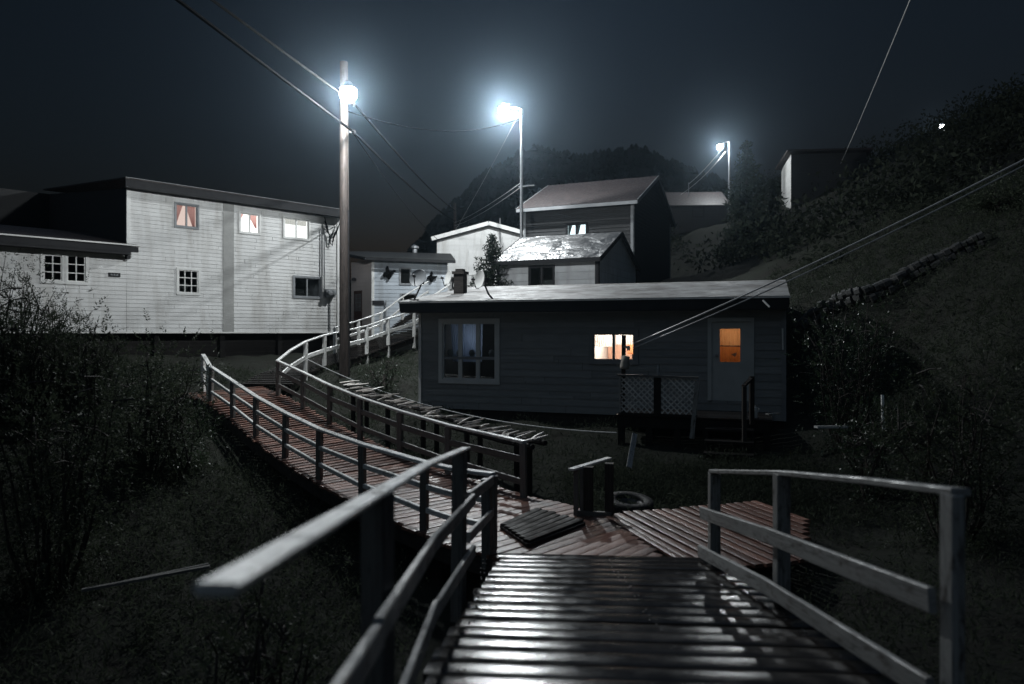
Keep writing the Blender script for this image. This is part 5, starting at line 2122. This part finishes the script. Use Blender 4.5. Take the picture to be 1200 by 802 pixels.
def scrub():
    mb = MB()
    n = 2600
    x = RNG.uniform(8, 48, n)
    y = RNG.uniform(22, 70, n)
    z = ground_z(x, y)
    ok = (x > 9.5 + (y - 30) * .0) & ~((x > 10.5) & (x < 21) & (y > 36) & (y < 56)) & ~((x > 20) & (x < 27) & (y > 42) & (y < 51)) & (np.abs(x - 38.5) + np.abs(y - 65) > 5)
    x, y, z = x[ok], y[ok], z[ok]
    rep = 26
    X = np.repeat(x, rep) + RNG.normal(size=len(x) * rep) * .5
    Y = np.repeat(y, rep) + RNG.normal(size=len(x) * rep) * .5
    hh = np.repeat(RNG.uniform(.4, 2.2, len(x)), rep)
    Z = np.repeat(z, rep) + hh * RNG.random(len(X))
    leaves(mb, np.column_stack([X, Y, Z]), RNG.uniform(.15, .35, len(X)), 0, .45)
    o = mb.build('hillside_scrub', M_scrub)
    o['kind'] = 'stuff'


scrub()

# ------------------------------------------------------------------ night air
lo, hi = Vector((-170, -70, -9)), Vector((170, 262, 62))
mb = MB()
v = [(x, y, z) for z in (lo.z, hi.z) for y in (lo.y, hi.y) for x in (lo.x, hi.x)]
for f in ((0, 2, 3, 1), (4, 5, 7, 6), (0, 1, 5, 4), (2, 6, 7, 3), (0, 4, 6, 2), (1, 3, 7, 5)):
    mb.face([v[i] for i in f])
m = bpy.data.materials.new('night_mist')
m.use_nodes = True
nt = m.node_tree
nt.nodes.remove(nt.nodes['Principled BSDF'])
pv = nt.nodes.new('ShaderNodeVolumePrincipled')
pv.inputs['Color'].default_value = (.60, .81, 1.0, 1)
pv.inputs['Density'].default_value = .00085
pv.inputs['Anisotropy'].default_value = .94
nt.links.new(pv.outputs[0], nt.nodes['Material Output'].inputs['Volume'])
o = mb.build('haze', m)
o['kind'] = 'stuff'

# ------------------------------------------------------------------ sky, fill sun, camera
SUN_EL, SUN_ROT = math.radians(-1.6), math.radians(200)
w = bpy.data.worlds.new('World')
scene.world = w
w.use_nodes = True
nt = w.node_tree
bg = nt.nodes['Background']
sky = nt.nodes.new('ShaderNodeTexSky')
sky.sky_type = 'NISHITA'
sky.sun_disc = False
sky.sun_elevation = SUN_EL
sky.sun_rotation = SUN_ROT
sky.ozone_density = 2.0
hs = nt.nodes.new('ShaderNodeHueSaturation')
hs.inputs['Saturation'].default_value = .8
nt.links.new(sky.outputs[0], hs.inputs['Color'])
tn = nt.nodes.new('ShaderNodeMix')
tn.data_type = 'RGBA'
tn.blend_type = 'MULTIPLY'
tn.inputs[0].default_value = 1.0
tn.inputs[7].default_value = (.78, 1.0, .98, 1)
nt.links.new(hs.outputs[0], tn.inputs[6])
nt.links.new(tn.outputs[2], bg.inputs['Color'])
bg.inputs['Strength'].default_value = .11
# unseen sky overhead, brightened as added fill for the dark surfaces below
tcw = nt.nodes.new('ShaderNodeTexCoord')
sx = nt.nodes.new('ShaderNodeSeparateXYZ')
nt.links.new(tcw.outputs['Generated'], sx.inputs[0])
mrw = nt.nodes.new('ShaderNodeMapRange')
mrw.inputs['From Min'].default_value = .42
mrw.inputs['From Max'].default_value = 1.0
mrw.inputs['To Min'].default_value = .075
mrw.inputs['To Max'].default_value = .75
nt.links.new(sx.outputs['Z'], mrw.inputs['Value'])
# the glow of the settlement makes the low sky ahead a little paler than the sky to either side
at2 = nt.nodes.new('ShaderNodeMath')
at2.operation = 'ARCTAN2'
nt.links.new(sx.outputs['X'], at2.inputs[0])
nt.links.new(sx.outputs['Y'], at2.inputs[1])
az = nt.nodes.new('ShaderNodeMath')
az.operation = 'ADD'
az.inputs[1].default_value = .03
nt.links.new(at2.outputs[0], az.inputs[0])
ab = nt.nodes.new('ShaderNodeMath')
ab.operation = 'ABSOLUTE'
nt.links.new(az.outputs[0], ab.inputs[0])
gm = nt.nodes.new('ShaderNodeMapRange')
gm.interpolation_type = 'SMOOTHERSTEP'
gm.inputs['From Min'].default_value = 0.0
gm.inputs['From Max'].default_value = .62
gm.inputs['To Min'].default_value = 1.7
gm.inputs['To Max'].default_value = .85
nt.links.new(ab.outputs[0], gm.inputs['Value'])
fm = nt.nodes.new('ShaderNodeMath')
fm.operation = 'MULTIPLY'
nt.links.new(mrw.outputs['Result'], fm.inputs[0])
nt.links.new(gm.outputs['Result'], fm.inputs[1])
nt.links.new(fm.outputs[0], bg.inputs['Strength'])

sl = bpy.data.lights.new('fill_sun', 'SUN')  # added soft fill from behind the camera, lifts the blacks; no moon known
sl.energy = .09
sl.angle = math.radians(60)
sl.color = (.75, .88, 1.0)
so = bpy.data.objects.new('fill_sun', sl)
so.rotation_euler = (math.radians(38), math.radians(-12), math.radians(-25))
COL.objects.link(so)

cam = bpy.data.cameras.new('camera')
cam.sensor_width = 36
cam.lens = 36 * F / 1200
cam.shift_y = (HOR - 401) / 1200
cam.clip_start = .05
cam.clip_end = 2000
cam.dof.use_dof = True
cam.dof.focus_distance = 17
cam.dof.aperture_fstop = 1.2
co = bpy.data.objects.new('camera', cam)
co.rotation_euler = (math.radians(90), 0, 0)
COL.objects.link(co)
scene.camera = co

scene.render.engine = 'CYCLES'
c = scene.cycles
c.max_bounces = 6
c.diffuse_bounces = 2
c.glossy_bounces = 3
c.transparent_max_bounces = 12
c.transmission_bounces = 3
c.volume_bounces = 0
c.use_denoising = True
try:
    c.denoiser = 'OPENIMAGEDENOISE'
except Exception:
    pass
c.sample_clamp_indirect = 4.0
c.use_light_tree = True
scene.view_settings.view_transform = 'Standard'
scene.view_settings.look = 'None'
scene.view_settings.gamma = 1.0
scene.view_settings.exposure = 0.0
